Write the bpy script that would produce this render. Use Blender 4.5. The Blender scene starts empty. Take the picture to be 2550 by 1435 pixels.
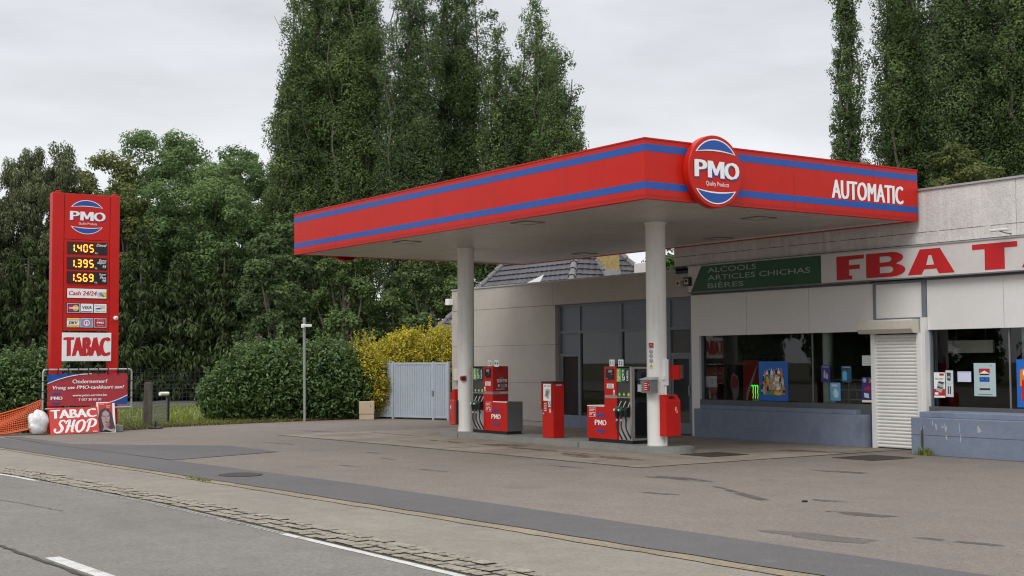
import bpy, bmesh, math, random
import numpy as np
from mathutils import Vector, Matrix

# ------------------------------------------------------------------ camera, world, sun, exposure
C = bpy.context.scene.collection
scene = bpy.context.scene
YAW, PITCH, ROLL, FOC, EYE = 0.9675, 0.0557, -0.0053, 3262.5, 1.9
cam_d = bpy.data.cameras.new("camera")
cam = bpy.data.objects.new("camera", cam_d)
C.objects.link(cam)
cam_d.sensor_width = 36.0
cam_d.lens = 36.0 * FOC / 2550.0
cam_d.clip_end = 3000.0
_f = Vector((-math.sin(YAW) * math.cos(PITCH), math.cos(YAW) * math.cos(PITCH), math.sin(PITCH)))
_r = Vector((math.cos(YAW), math.sin(YAW), 0))
_u = _r.cross(_f)
_r2 = _r * math.cos(ROLL) + _u * math.sin(ROLL)
_u2 = -_r * math.sin(ROLL) + _u * math.cos(ROLL)
cam.matrix_world = Matrix(((_r2.x, _u2.x, -_f.x, 0), (_r2.y, _u2.y, -_f.y, 0), (_r2.z, _u2.z, -_f.z, EYE), (0, 0, 0, 1)))
scene.camera = cam

SUN_EL, SUN_ROT = math.radians(46), math.radians(150)
world = bpy.data.worlds.new("World")
scene.world = world
world.use_nodes = True
nt = world.node_tree
nt.nodes.clear()
N, L = nt.nodes, nt.links
out = N.new("ShaderNodeOutputWorld")
bg = N.new("ShaderNodeBackground")
bg.inputs["Strength"].default_value = 0.1
sky = N.new("ShaderNodeTexSky")
sky.sky_type = 'NISHITA'
sky.sun_disc = False
sky.sun_elevation = SUN_EL
sky.sun_rotation = SUN_ROT
hs = N.new("ShaderNodeHueSaturation")
hs.inputs["Saturation"].default_value = 0.35
L.new(sky.outputs[0], hs.inputs["Color"])
tc = N.new("ShaderNodeTexCoord")
sep = N.new("ShaderNodeSeparateXYZ")
L.new(tc.outputs["Generated"], sep.inputs[0])
ramp = N.new("ShaderNodeValToRGB")
els = ramp.color_ramp.elements
els[0].position, els[0].color = 0.0, (0.77, 0.785, 0.81, 1)
els[1].position, els[1].color = 1.0, (1.6, 1.6, 1.62, 1)
for p, c in ((0.10, (0.75, 0.77, 0.80, 1)), (0.27, (0.64, 0.66, 0.695, 1)), (0.5, (0.95, 0.96, 0.99, 1))):
    e = els.new(p)
    e.color = c
L.new(sep.outputs["Z"], ramp.inputs[0])
mp = N.new("ShaderNodeMapping")
mp.inputs["Scale"].default_value = (2.2, 2.2, 9.0)
L.new(tc.outputs["Generated"], mp.inputs[0])
cl = N.new("ShaderNodeTexNoise")
cl.inputs["Scale"].default_value = 1.9
cl.inputs["Detail"].default_value = 6
cl.inputs["Roughness"].default_value = 0.55
L.new(mp.outputs[0], cl.inputs["Vector"])
mr = N.new("ShaderNodeMapRange")
mr.inputs["From Min"].default_value = 0.3
mr.inputs["From Max"].default_value = 0.7
mr.inputs["To Min"].default_value = 8.7
mr.inputs["To Max"].default_value = 11.2
L.new(cl.outputs["Fac"], mr.inputs["Value"])
mul = N.new("ShaderNodeVectorMath")
mul.operation = 'SCALE'
L.new(ramp.outputs[0], mul.inputs[0])
L.new(mr.outputs[0], mul.inputs["Scale"])
mixw = N.new("ShaderNodeMix")
mixw.data_type = 'RGBA'
mixw.inputs["Factor"].default_value = 0.9
L.new(hs.outputs[0], mixw.inputs["A"])
L.new(mul.outputs[0], mixw.inputs["B"])
L.new(mixw.outputs["Result"], bg.inputs["Color"])
L.new(bg.outputs[0], out.inputs["Surface"])

sun_d = bpy.data.lights.new("sun", 'SUN')
sun_d.energy = 1.4
sun_d.angle = math.radians(30)
sun_d.color = (1.0, 0.96, 0.9)
sun = bpy.data.objects.new("sun", sun_d)
C.objects.link(sun)
_sd = Vector((math.sin(SUN_ROT) * math.cos(SUN_EL), math.cos(SUN_ROT) * math.cos(SUN_EL), math.sin(SUN_EL)))
sun.rotation_euler = _sd.to_track_quat('Z', 'Y').to_euler()
sun.location = (0, 0, 60)

scene.view_settings.view_transform = 'Standard'
scene.view_settings.look = 'None'
scene.view_settings.gamma = 1.0
scene.view_settings.exposure = 0.24
scene.cycles.filter_width = 1.15
scene.view_settings.use_curve_mapping = False
rng = np.random.default_rng(7)
random.seed(7)

# ------------------------------------------------------------------ materials
MATS = {}


def mat(name, col, rough=0.6, metal=0.0, spec=0.5, noise=None, bump=None, spots=None, streak=None, emit=0.0, coat=0.0, alpha=None):
    """noise=(scale, amount) value variation; bump=(scale, strength); spots=(scale, threshold, colour, amount);
    streak=(colour, amount) vertical weathering."""
    m = bpy.data.materials.new(name)
    m.use_nodes = True
    t = m.node_tree
    b = t.nodes["Principled BSDF"]
    b.inputs["Roughness"].default_value = rough
    b.inputs["Metallic"].default_value = metal
    b.inputs["Specular IOR Level"].default_value = spec
    b.inputs["Coat Weight"].default_value = coat
    b.inputs["Coat Roughness"].default_value = 0.08
    b.inputs["Base Color"].default_value = (*col, 1)
    co = t.nodes.new("ShaderNodeTexCoord").outputs["Object"]
    cur = None

    def rgb(c):
        n = t.nodes.new("ShaderNodeRGB")
        n.outputs[0].default_value = (*c, 1)
        return n.outputs[0]

    def tex(scale, detail=6, rough_=0.6, vec=None):
        n = t.nodes.new("ShaderNodeTexNoise")
        n.inputs["Scale"].default_value = scale
        n.inputs["Detail"].default_value = detail
        n.inputs["Roughness"].default_value = rough_
        t.links.new(vec or co, n.inputs["Vector"])
        return n.outputs["Fac"]

    def rng_(v, a, b_, c, d):
        n = t.nodes.new("ShaderNodeMapRange")
        for k, x in zip(("From Min", "From Max", "To Min", "To Max"), (a, b_, c, d)):
            n.inputs[k].default_value = x
        t.links.new(v, n.inputs["Value"])
        return n.outputs[0]

    def mixc(fac, a, b_):
        n = t.nodes.new("ShaderNodeMix")
        n.data_type = 'RGBA'
        t.links.new(fac, n.inputs["Factor"])
        t.links.new(a, n.inputs["A"])
        t.links.new(b_, n.inputs["B"])
        return n.outputs["Result"]

    cur = rgb(col)
    if noise:
        for sc, am in (noise if isinstance(noise, list) else [noise]):
            f = rng_(tex(sc), 0.3, 0.7, 1 - am, 1 + am)
            v = t.nodes.new("ShaderNodeVectorMath")
            v.operation = 'SCALE'
            t.links.new(cur, v.inputs[0])
            t.links.new(f, v.inputs["Scale"])
            cur = v.outputs[0]
    if spots:
        for sc, th, c, am in (spots if isinstance(spots, list) else [spots]):
            f = rng_(tex(sc, 5, 0.55), th, th + 0.08, 0, am)
            cur = mixc(f, cur, rgb(c))
    if streak:
        c, am = streak
        mpn = t.nodes.new("ShaderNodeMapping")
        mpn.inputs["Scale"].default_value = (5.0, 5.0, 0.35)
        t.links.new(co, mpn.inputs[0])
        f = rng_(tex(1.4, 8, 0.65, mpn.outputs[0]), 0.48, 0.68, 0, am)
        cur = mixc(f, cur, rgb(c))
    t.links.new(cur, b.inputs["Base Color"])
    if bump:
        sc, st = bump
        bn = t.nodes.new("ShaderNodeBump")
        bn.inputs["Strength"].default_value = st
        bn.inputs["Distance"].default_value = 0.02
        t.links.new(tex(sc, 8, 0.65), bn.inputs["Height"])
        t.links.new(bn.outputs[0], b.inputs["Normal"])
    if alpha:
        th, amt = alpha
        f = rng_(tex(3.5, 6, 0.7), th, th + 0.12, 0, amt)
        trn = t.nodes.new("ShaderNodeBsdfTransparent")
        mxs = t.nodes.new("ShaderNodeMixShader")
        t.links.new(f, mxs.inputs[0])
        t.links.new(trn.outputs[0], mxs.inputs[1])
        t.links.new(b.outputs[0], mxs.inputs[2])
        t.links.new(mxs.outputs[0], t.nodes["Material Output"].inputs[0])
    if emit:
        b.inputs["Emission Color"].default_value = (*col, 1)
        b.inputs["Emission Strength"].default_value = emit
    MATS[name] = m
    return m


def glass(name, tint, refl=1.0):
    m = bpy.data.materials.new(name)
    m.use_nodes = True
    t = m.node_tree
    t.nodes.clear()
    o = t.nodes.new("ShaderNodeOutputMaterial")
    tr = t.nodes.new("ShaderNodeBsdfTransparent")
    tr.inputs[0].default_value = (*tint, 1)
    gl = t.nodes.new("ShaderNodeBsdfGlossy")
    gl.inputs["Roughness"].default_value = 0.01
    gl.inputs[0].default_value = (refl, refl, refl, 1)
    fr = t.nodes.new("ShaderNodeFresnel")
    fr.inputs["IOR"].default_value = 1.52
    mx = t.nodes.new("ShaderNodeMixShader")
    t.links.new(fr.outputs[0], mx.inputs[0])
    t.links.new(tr.outputs[0], mx.inputs[1])
    t.links.new(gl.outputs[0], mx.inputs[2])
    t.links.new(mx.outputs[0], o.inputs[0])
    MATS[name] = m
    return m


mat("ground_earth", (0.10, 0.10, 0.045), 0.95, noise=[(0.3, 0.3), (6, 0.35)], bump=(8, 0.6), spots=(1.2, 0.55, (0.12, 0.085, 0.05), 0.8))
mat("lawn", (0.15, 0.19, 0.05), 0.95, noise=[(0.5, 0.25), (9, 0.4)], bump=(12, 0.8), spots=(0.8, 0.52, (0.24, 0.22, 0.09), 0.7))
mat("forecourt_asphalt", (0.166, 0.142, 0.122), 0.85, noise=[(0.18, 0.10), (1.3, 0.10), (11, 0.16), (34, 0.34)], bump=(60, 0.45),
    spots=[(0.9, 0.62, (0.105, 0.09, 0.08), 0.40), (2.6, 0.68, (0.07, 0.06, 0.055), 0.5), (30, 0.62, (0.32, 0.29, 0.27), 0.55), (24, 0.66, (0.05, 0.045, 0.04), 0.6)])
mat("fresh_asphalt", (0.092, 0.089, 0.091), 0.85, noise=[(0.4, 0.10), (3, 0.06), (34, 0.26)], bump=(60, 0.35), spots=(1.5, 0.66, (0.17, 0.16, 0.15), 0.35))
mat("road_asphalt", (0.158, 0.148, 0.131), 0.85, noise=[(0.25, 0.12), (2.0, 0.07), (14, 0.08), (34, 0.26)], bump=(60, 0.35),
    spots=[(0.7, 0.62, (0.115, 0.115, 0.115), 0.35), (60, 0.64, (0.34, 0.33, 0.31), 0.4)])
mat("concrete_strip", (0.208, 0.188, 0.158), 0.85, noise=[(0.3, 0.10), (2.5, 0.11), (30, 0.20)], bump=(45, 0.3),
    spots=[(2.2, 0.66, (0.2, 0.185, 0.16), 0.5), (8, 0.70, (0.13, 0.12, 0.105), 0.5)])
mat("tan_kerb", (0.225, 0.185, 0.13), 0.9, noise=[(1.2, 0.2), (20, 0.3)], bump=(30, 0.5), spots=(3, 0.62, (0.14, 0.12, 0.08), 0.6))
mat("pad_concrete", (0.228, 0.196, 0.160), 0.85, noise=[(0.35, 0.14), (2.2, 0.14), (30, 0.16)], bump=(40, 0.25),
    spots=[(0.5, 0.50, (0.155, 0.125, 0.10), 0.6), (1.6, 0.60, (0.10, 0.08, 0.065), 0.55)])
mat("oil_stain", (0.088, 0.075, 0.067), 0.7, noise=[(4, 0.2), (50, 0.25)], alpha=(0.40, 0.75))
mat("rust_stain", (0.13, 0.085, 0.06), 0.8, noise=[(4, 0.25), (50, 0.25)], alpha=(0.42, 0.7))
mat("repair_patch", (0.135, 0.12, 0.112), 0.85, noise=[(3, 0.12), (50, 0.3)], alpha=(0.36, 0.7))
mat("sett_stone", (0.235, 0.21, 0.17), 0.8, noise=[(5.0, 0.28), (20, 0.25)], bump=(25, 0.4))
mat("joint_dirt", (0.028, 0.024, 0.016), 0.95, noise=[(3, 0.3), (30, 0.3)], spots=(1.8, 0.60, (0.07, 0.085, 0.02), 0.8))
mat("road_paint", (0.50, 0.50, 0.48), 0.7, noise=[(5, 0.1), (40, 0.15)], spots=[(14, 0.60, (0.22, 0.21, 0.19), 0.7), (3, 0.58, (0.24, 0.23, 0.21), 0.6)])
mat("worn_paint", (0.36, 0.355, 0.335), 0.8, noise=[(3, 0.2), (30, 0.2)], spots=(5, 0.52, (0.19, 0.185, 0.17), 0.9))
mat("crack_tar", (0.05, 0.047, 0.04), 0.9, noise=(12, 0.3))
mat("cast_iron", (0.06, 0.05, 0.042), 0.7, 0.3, noise=(12, 0.3), bump=(40, 0.4))
mat("kerb_concrete", (0.215, 0.222, 0.205), 0.85, noise=[(1.5, 0.12), (25, 0.12)], bump=(30, 0.3), spots=(3, 0.64, (0.13, 0.13, 0.115), 0.5))

mat("red_paint", (0.50, 0.012, 0.008), 0.4, spec=.3, spots=(2.5, 0.62, (0.41, 0.018, 0.013), 0.4), noise=[(0.6, 0.06), (5, 0.04)])
mat("fascia_red", (0.50, 0.014, 0.007), 0.42, spec=.25, streak=((0.46, 0.022, 0.016), 0.45), noise=[(0.4, 0.06), (4, 0.04)], bump=(1.2, 0.03))
mat("faded_red", (0.47, 0.045, 0.03), 0.5, noise=[(3, 0.1), (20, 0.08)])
mat("dark_red", (0.33, 0.012, 0.012), 0.4, noise=(6, 0.06))
mat("sign_blue", (0.010, 0.075, 0.34), 0.35, spec=.4, noise=(3, 0.05))
mat("white_paint", (0.80, 0.80, 0.78), 0.45, noise=[(1.0, 0.03), (8, 0.03)])
mat("sign_white", (0.82, 0.82, 0.82), 0.4, noise=(6, 0.03))
mat("old_white", (0.66, 0.65, 0.62), 0.6, noise=[(1.5, 0.06), (12, 0.05)], spots=(3, 0.68, (0.42, 0.40, 0.36), 0.4))
mat("column_white", (0.77, 0.765, 0.73), 0.5, noise=[(1.0, 0.05), (10, 0.03)], streak=((0.52, 0.50, 0.45), 0.4))
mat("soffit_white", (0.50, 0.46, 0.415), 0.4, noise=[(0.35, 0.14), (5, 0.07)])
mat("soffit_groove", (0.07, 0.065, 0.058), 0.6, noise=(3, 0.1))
mat("black_plastic", (0.012, 0.012, 0.013), 0.4, noise=(10, 0.1))
mat("screen_black", (0.010, 0.009, 0.011), 0.25, noise=(10, 0.1))
mat("dark_grey", (0.05, 0.05, 0.052), 0.5, noise=(8, 0.1))
mat("mid_grey", (0.17, 0.17, 0.172), 0.5, noise=(8, 0.06))
mat("light_grey", (0.42, 0.42, 0.41), 0.5, noise=(8, 0.06))
mat("galvanised", (0.36, 0.38, 0.39), 0.45, 0.55, noise=[(5, 0.12), (40, 0.06)])
mat("stainless", (0.50, 0.49, 0.47), 0.32, 0.85, noise=[(2, 0.06), (20, 0.05)])
mat("pump_grey", (0.135, 0.135, 0.14), 0.4, 0.4, noise=[(2, 0.08), (30, 0.06)])
mat("led_orange", (1.0, 0.16, 0.005), 0.5, emit=1.7)
mat("led_core", (1.0, 0.55, 0.04), 0.5, emit=1.8)
mat("led_back", (0.045, 0.006, 0.006), 0.4, noise=(20, 0.2))
mat("neon_green", (0.02, 1.0, 0.02), 0.5, emit=1.5)
mat("label_green", (0.16, 0.48, 0.05), 0.5, noise=(8, 0.05))
mat("label_teal", (0.01, 0.12, 0.065), 0.5, noise=(8, 0.05))
mat("sign_green", (0.018, 0.085, 0.038), 0.5, noise=(3, 0.08))
mat("green_letter", (0.32, 0.40, 0.33), 0.5, noise=(5, 0.05))
mat("yellow", (0.75, 0.52, 0.02), 0.5, noise=(8, 0.05))
mat("nozzle_green", (0.01, 0.10, 0.045), 0.4, noise=(8, 0.05))
mat("rubber", (0.012, 0.012, 0.012), 0.55, noise=(10, 0.15))

mat("annex_concrete", (0.42, 0.385, 0.345), 0.9, noise=[(0.5, 0.05), (3, 0.05), (45, 0.22)], bump=(40, 0.5), spots=(55, 0.65, (0.22, 0.2, 0.18), 0.5))
mat("parapet_concrete", (0.56, 0.545, 0.525), 0.9, noise=[(0.6, 0.07), (4, 0.08), (35, 0.18)], bump=(35, 0.5), streak=((0.70, 0.69, 0.67), 0.6),
    spots=[(2.2, 0.62, (0.42, 0.41, 0.40), 0.45)])
mat("roof_felt", (0.08, 0.08, 0.08), 0.9, noise=(3, 0.2))
mat("coping", (0.40, 0.40, 0.40), 0.5, 0.4, noise=(3, 0.1))
mat("frame_blue", (0.155, 0.175, 0.205), 0.5, noise=[(2, 0.06), (10, 0.05)])
mat("panel_blue", (0.135, 0.155, 0.19), 0.45, noise=[(1, 0.05), (8, 0.04)])
mat("plinth_blue", (0.165, 0.20, 0.27), 0.75, noise=[(0.7, 0.10), (5, 0.08), (30, 0.08)], bump=(12, 0.3),
    spots=[(1.2, 0.60, (0.12, 0.145, 0.19), 0.5)])
mat("plinth_chip", (0.36, 0.39, 0.43), 0.85, noise=(12, 0.2))
mat("cladding_white", (0.69, 0.685, 0.675), 0.5, noise=[(0.8, 0.03), (10, 0.03)])
mat("sign_panel", (0.60, 0.575, 0.56), 0.5, noise=[(0.6, 0.04), (6, 0.03)])
mat("letter_red", (0.50, 0.014, 0.018), 0.5, noise=(3, 0.06))
mat("joint_dark", (0.055, 0.055, 0.055), 0.8, noise=(5, 0.1))
mat("sill_dark", (0.085, 0.095, 0.10), 0.6, noise=(4, 0.1))
mat("shutter_white", (0.70, 0.70, 0.68), 0.5, noise=[(1, 0.03), (9, 0.03)])
mat("cream", (0.56, 0.52, 0.45), 0.6, noise=[(1.5, 0.05), (12, 0.05)])
mat("cabinet_beige", (0.46, 0.36, 0.25), 0.7, noise=[(2, 0.08), (20, 0.06)])
mat("room_wall", (0.24, 0.265, 0.235), 0.8, noise=[(0.7, 0.1), (6, 0.06)])
mat("room_dark", (0.03, 0.028, 0.026), 0.8, noise=(2, 0.2))
mat("room_floor", (0.10, 0.095, 0.085), 0.6, noise=(3, 0.15))
mat("annex_room", (0.20, 0.205, 0.21), 0.8, noise=(1.5, 0.15))
mat("brown_dark", (0.020, 0.013, 0.012), 0.5, spec=.2, noise=(3, 0.2))
mat("post_green_white", (0.55, 0.60, 0.53), 0.6, noise=(5, 0.05))
glass("window_glass", (0.80, 0.85, 0.84), 1.0)
glass("pump_glass", (0.45, 0.5, 0.5), 1.0)
mat("gate_blue", (0.36, 0.41, 0.47), 0.5, noise=[(1, 0.05), (8, 0.05)])
mat("gate_groove", (0.22, 0.255, 0.30), 0.6, noise=(5, 0.05))
mat("wood_old", (0.13, 0.115, 0.10), 0.9, noise=[(4, 0.25), (25, 0.25)], bump=(25, 0.8), streak=((0.06, 0.05, 0.045), 0.7))
mat("net_orange", (0.52, 0.085, 0.018), 0.6, noise=(8, 0.15))
mat("bag_white", (0.70, 0.70, 0.72), 0.3, noise=[(4, 0.08), (15, 0.06)], bump=(9, 1.0))
mat("banner_red", (0.40, 0.032, 0.045), 0.5, noise=[(1, 0.06), (8, 0.04)], bump=(2.5, 0.25))
mat("board_red", (0.56, 0.045, 0.035), 0.5, noise=[(1, 0.05), (8, 0.04)])
mat("roof_tile", (0.082, 0.080, 0.090), 0.7, noise=[(1.2, 0.18), (9, 0.25)], bump=(20, 0.4))
mat("ridge_tile", (0.16, 0.155, 0.16), 0.8, noise=(6, 0.2))
mat("yellow_brick", (0.36, 0.26, 0.10), 0.85, noise=[(8, 0.2), (30, 0.2)], bump=(30, 0.5))
mat("lead_grey", (0.30, 0.30, 0.31), 0.6, 0.2, noise=(4, 0.1))
mat("house_brick", (0.25, 0.13, 0.09), 0.9, noise=[(6, 0.2)])
mat("bark", (0.12, 0.108, 0.085), 0.95, noise=[(3, 0.3), (20, 0.3)], bump=(15, 0.8))
mat("poster_blue", (0.012, 0.14, 0.55), 0.4, noise=(1, 0.06))
mat("poster_light_blue", (0.10, 0.42, 0.68), 0.4, noise=(3, 0.15))
mat("poster_purple", (0.035, 0.03, 0.22), 0.4, noise=(3, 0.1))
mat("poster_teal", (0.02, 0.09, 0.15), 0.4, noise=(5, 0.4))
mat("poster_pale", (0.42, 0.54, 0.56), 0.4, noise=(3, 0.05))
mat("paper", (0.60, 0.66, 0.68), 0.7, noise=(5, 0.05))
mat("paper_lilac", (0.62, 0.66, 0.82), 0.7, noise=(5, 0.05))
mat("orange", (0.70, 0.22, 0.03), 0.5, noise=(6, 0.1))
mat("pink_skin", (0.42, 0.31, 0.32), 0.5, noise=(9, 0.1))
mat("skin_shade", (0.30, 0.17, 0.18), 0.5, noise=(9, 0.1))
mat("hair_dark", (0.075, 0.045, 0.05), 0.5, noise=(14, 0.3))
mat("card_yellow", (0.75, 0.45, 0.04), 0.5, noise=(8, 0.05))
mat("card_navy", (0.03, 0.05, 0.20), 0.5, noise=(8, 0.05))
mat("card_violet", (0.26, 0.25, 0.48), 0.5, noise=(8, 0.2))
mat("bottle_green", (0.10, 0.30, 0.08), 0.4, noise=(9, 0.2))


# ------------------------------------------------------------------ mesh helpers
class Frame:
    """A flat face: u to the viewer's right, v up, d out of the surface."""

    def __init__(s, o, right, up=(0, 0, 1)):
        s.o, s.r, s.u = Vector(o), Vector(right).normalized(), Vector(up).normalized()
        s.n = s.r.cross(s.u)

    def __call__(s, u, v, d=0.0):
        return s.o + s.r * u + s.u * v + s.n * d


def FX(x): return Frame((x, 0, 0), (0, 1, 0))           # faces +X, u = world Y, v = world Z
def FY(y): return Frame((0, y, 0), (1, 0, 0))           # faces -Y, u = world X, v = world Z


_tcache = {}


def text_geo(s, bold, shear, spacing):
    k = (s, bold, shear, spacing)
    if k not in _tcache:
        cu = bpy.data.curves.new("lettering_source", 'FONT')
        cu.body, cu.size, cu.offset, cu.shear, cu.resolution_u = s, 1.0, bold, shear, 3
        cu.space_character = spacing
        ob = bpy.data.objects.new("lettering_source", cu)
        C.objects.link(ob)
        dg = bpy.context.evaluated_depsgraph_get()
        me = bpy.data.meshes.new_from_object(ob.evaluated_get(dg))
        vs = np.array([v.co[:2] for v in me.vertices])
        fs = [tuple(p.vertices) for p in me.polygons]
        nz = [p.normal.z for p in me.polygons]
        fs = [f if z > 0 else f[::-1] for f, z in zip(fs, nz)]
        bpy.data.objects.remove(ob)
        bpy.data.curves.remove(cu)
        bpy.data.meshes.remove(me)
        _tcache[k] = (vs, fs)
    return _tcache[k]


class MB:
    def __init__(s):
        s.v, s.f, s.m, s.names = [], [], [], []

    def mi(s, m):
        if m not in s.names:
            s.names.append(m)
        return s.names.index(m)

    def add(s, vs, fs, m):
        b = len(s.v)
        s.v += [tuple(x) for x in vs]
        k = s.mi(m)
        for f in fs:
            s.f.append(tuple(i + b for i in f))
            s.m.append(k)

    def box(s, x0, x1, y0, y1, z0, z1, m):
        vs = [(x, y, z) for z in (z0, z1) for y in (y0, y1) for x in (x0, x1)]
        s.add(vs, [(0, 2, 3, 1), (4, 5, 7, 6), (0, 1, 5, 4), (2, 6, 7, 3), (0, 4, 6, 2), (1, 3, 7, 5)], m)
        return s

    def fbox(s, F, u0, u1, v0, v1, d0, d1, m):
        vs = [F(u, v, d) for d in (d0, d1) for v in (v0, v1) for u in (u0, u1)]
        s.add(vs, [(0, 2, 3, 1), (4, 5, 7, 6), (0, 1, 5, 4), (2, 6, 7, 3), (0, 4, 6, 2), (1, 3, 7, 5)], m)
        return s

    def poly(s, F, pts, d, m):
        s.add([F(u, v, d) for u, v in pts], [tuple(range(len(pts)))], m)
        return s

    def rect(s, F, u0, u1, v0, v1, d, m):
        return s.poly(F, [(u0, v0), (u1, v0), (u1, v1), (u0, v1)], d, m)

    def disc(s, F, u, v, r, d, m, n=24, ry=None):
        ry = ry or r
        return s.poly(F, [(u + r * math.cos(2 * math.pi * i / n), v + ry * math.sin(2 * math.pi * i / n)) for i in range(n)], d, m)

    def ring(s, F, u, v, r0, r1, d, m, n=24, a0=0.0, a1=2 * math.pi):
        vs, fs = [], []
        for i in range(n + 1):
            a = a0 + (a1 - a0) * i / n
            vs += [F(u + r0 * math.cos(a), v + r0 * math.sin(a), d), F(u + r1 * math.cos(a), v + r1 * math.sin(a), d)]
        for i in range(n):
            fs.append((2 * i, 2 * i + 1, 2 * i + 3, 2 * i + 2))
        s.add(vs, fs, m)
        return s

    def prism(s, F, pts, d0, d1, m):
        n = len(pts)
        vs = [F(u, v, d0) for u, v in pts] + [F(u, v, d1) for u, v in pts]
        fs = [tuple(range(n))[::-1], tuple(range(n, 2 * n))] + [(i, (i + 1) % n, n + (i + 1) % n, n + i) for i in range(n)]
        s.add(vs, fs, m)
        return s

    def tube(s, pts, r, m, n=10, caps=True):
        pts = [Vector(p) for p in pts]
        rs = r if isinstance(r, (list, tuple)) else [r] * len(pts)
        vs, fs = [], []
        ref = None
        for i, p in enumerate(pts):
            t = (pts[min(i + 1, len(pts) - 1)] - pts[max(i - 1, 0)]).normalized()
            if ref is None:
                ref = Vector((0, 0, 1)) if abs(t.z) < 0.9 else Vector((1, 0, 0))
            a = (ref - t * ref.dot(t)).normalized()
            ref = a
            b = t.cross(a)
            for k in range(n):
                q = 2 * math.pi * k / n
                vs.append(p + (a * math.cos(q) + b * math.sin(q)) * rs[i])
        for i in range(len(pts) - 1):
            for k in range(n):
                fs.append((i * n + k, i * n + (k + 1) % n, (i + 1) * n + (k + 1) % n, (i + 1) * n + k))
        if caps:
            fs.append(tuple(range(n))[::-1])
            fs.append(tuple((len(pts) - 1) * n + k for k in range(n)))
        s.add(vs, fs, m)
        return s

    def cyl(s, p0, p1, r, m, n=20):
        return s.tube([p0, p1], r, m, n)

    def text(s, F, t, u, v, h, d, m, w=None, bold=0.0, shear=0.0, align='C', spacing=1.0):
        vs, fs = text_geo(t, 0.0, shear, spacing)
        if len(vs) == 0:
            return s
        lo, hi = vs.min(0), vs.max(0)
        sy = h / (hi[1] - lo[1])
        sx = w / (hi[0] - lo[0]) if w else sy
        cx = {'C': (lo[0] + hi[0]) / 2, 'L': lo[0], 'R': hi[0]}[align]
        # heavier weights: the glyphs again, moved sideways by a stroke's fraction, each on its own level
        for k, du in enumerate((0.0,) if not bold else (-1.0, 1.0, 0.0)):
            s.add([F(u + (x - cx) * sx + du * bold * h * 1.7, v + (y - lo[1]) * sy - h / 2 + du * bold * h * .3, d + k * 0.0006) for x, y in vs], fs, m)
        return s

    def line(s, F, pts, w, d, m):
        """a stroke of width w (or a width per point) drawn on a flat face"""
        n = len(pts)
        ws = w if isinstance(w, (list, tuple)) else [w] * n
        vs, fs = [], []
        for i in range(n):
            a, b = pts[max(i - 1, 0)], pts[min(i + 1, n - 1)]
            tx, ty = b[0] - a[0], b[1] - a[1]
            l = math.hypot(tx, ty) or 1
            nx, ny = -ty / l * ws[i] / 2, tx / l * ws[i] / 2
            vs += [F(pts[i][0] - nx, pts[i][1] - ny, d), F(pts[i][0] + nx, pts[i][1] + ny, d)]
        for i in range(n - 1):
            fs.append((2 * i, 2 * i + 2, 2 * i + 3, 2 * i + 1))
        s.add(vs, fs, m)
        return s

    def build(s, name, parent=None, smooth=None, bevel=0.0, origin=None, local=False):
        me = bpy.data.meshes.new(name)
        off = Vector((0, 0, 0))
        if parent is not None and not local:
            p = parent
            while p is not None:
                off += p.location
                p = p.parent
        if origin is not None:
            off = off + Vector(origin)
        me.from_pydata([(x - off.x, y - off.y, z - off.z) for x, y, z in s.v], [], s.f)
        for n in s.names:
            me.materials.append(MATS[n])
        me.polygons.foreach_set("material_index", s.m)
        if smooth:
            me.polygons.foreach_set("use_smooth", [True] * len(s.f))
            me.set_sharp_from_angle(angle=math.radians(smooth))
        o = bpy.data.objects.new(name, me)
        C.objects.link(o)
        if parent is not None:
            o.parent = parent
        if origin is not None:
            o.location = origin
        if bevel:
            b = o.modifiers.new("bevel", 'BEVEL')
            b.width, b.segments, b.limit_method, b.angle_limit = bevel, 2, 'ANGLE', math.radians(40)
            b.harden_normals = False
        me.update()
        return o


def tag(o, label=None, cat=None, group=None, kind=None):
    for k, v in (("label", label), ("category", cat), ("group", group), ("kind", kind)):
        if v:
            o[k] = v
    return o


def thing(name, label, cat, loc, group=None, rz=0.0):
    o = bpy.data.objects.new(name, None)
    o.empty_display_size = 0.3
    C.objects.link(o)
    o.location = loc
    o.rotation_euler = (0, 0, rz)
    return tag(o, label, cat, group)


def structure(o):
    o["kind"] = "structure"
    return o


def sheet(name, pts, z, m):
    b = MB()
    b.add([(x, y, z) for x, y in pts], [tuple(range(len(pts)))], m)
    o = b.build(name)
    return structure(o)


def wobble(pts, amp, step=0.25, closed=True):
    """subdivide an outline and roughen it"""
    o = []
    n = len(pts)
    for i in range(n if closed else n - 1):
        a, b = pts[i], pts[(i + 1) % n]
        k = max(1, int(math.hypot(b[0] - a[0], b[1] - a[1]) / step))
        for j in range(k):
            t = j / k
            o.append((a[0] + (b[0] - a[0]) * t + random.uniform(-amp, amp), a[1] + (b[1] - a[1]) * t + random.uniform(-amp, amp)))
    if not closed:
        o.append(pts[-1])
    return o


def blob(cx, cy, rx, ry, rot=0.0, n=28, amp=0.2):
    o = []
    ph = [random.uniform(0, 6.28) for _ in range(4)]
    for i in range(n):
        a = 2 * math.pi * i / n
        r = 1 + amp * (math.sin(2 * a + ph[0]) + 0.7 * math.sin(3 * a + ph[1]) + 0.5 * math.sin(5 * a + ph[2]))
        x, y = rx * r * math.cos(a), ry * r * math.sin(a)
        o.append((cx + x * math.cos(rot) - y * math.sin(rot), cy + x * math.sin(rot) + y * math.cos(rot)))
    return o


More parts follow.
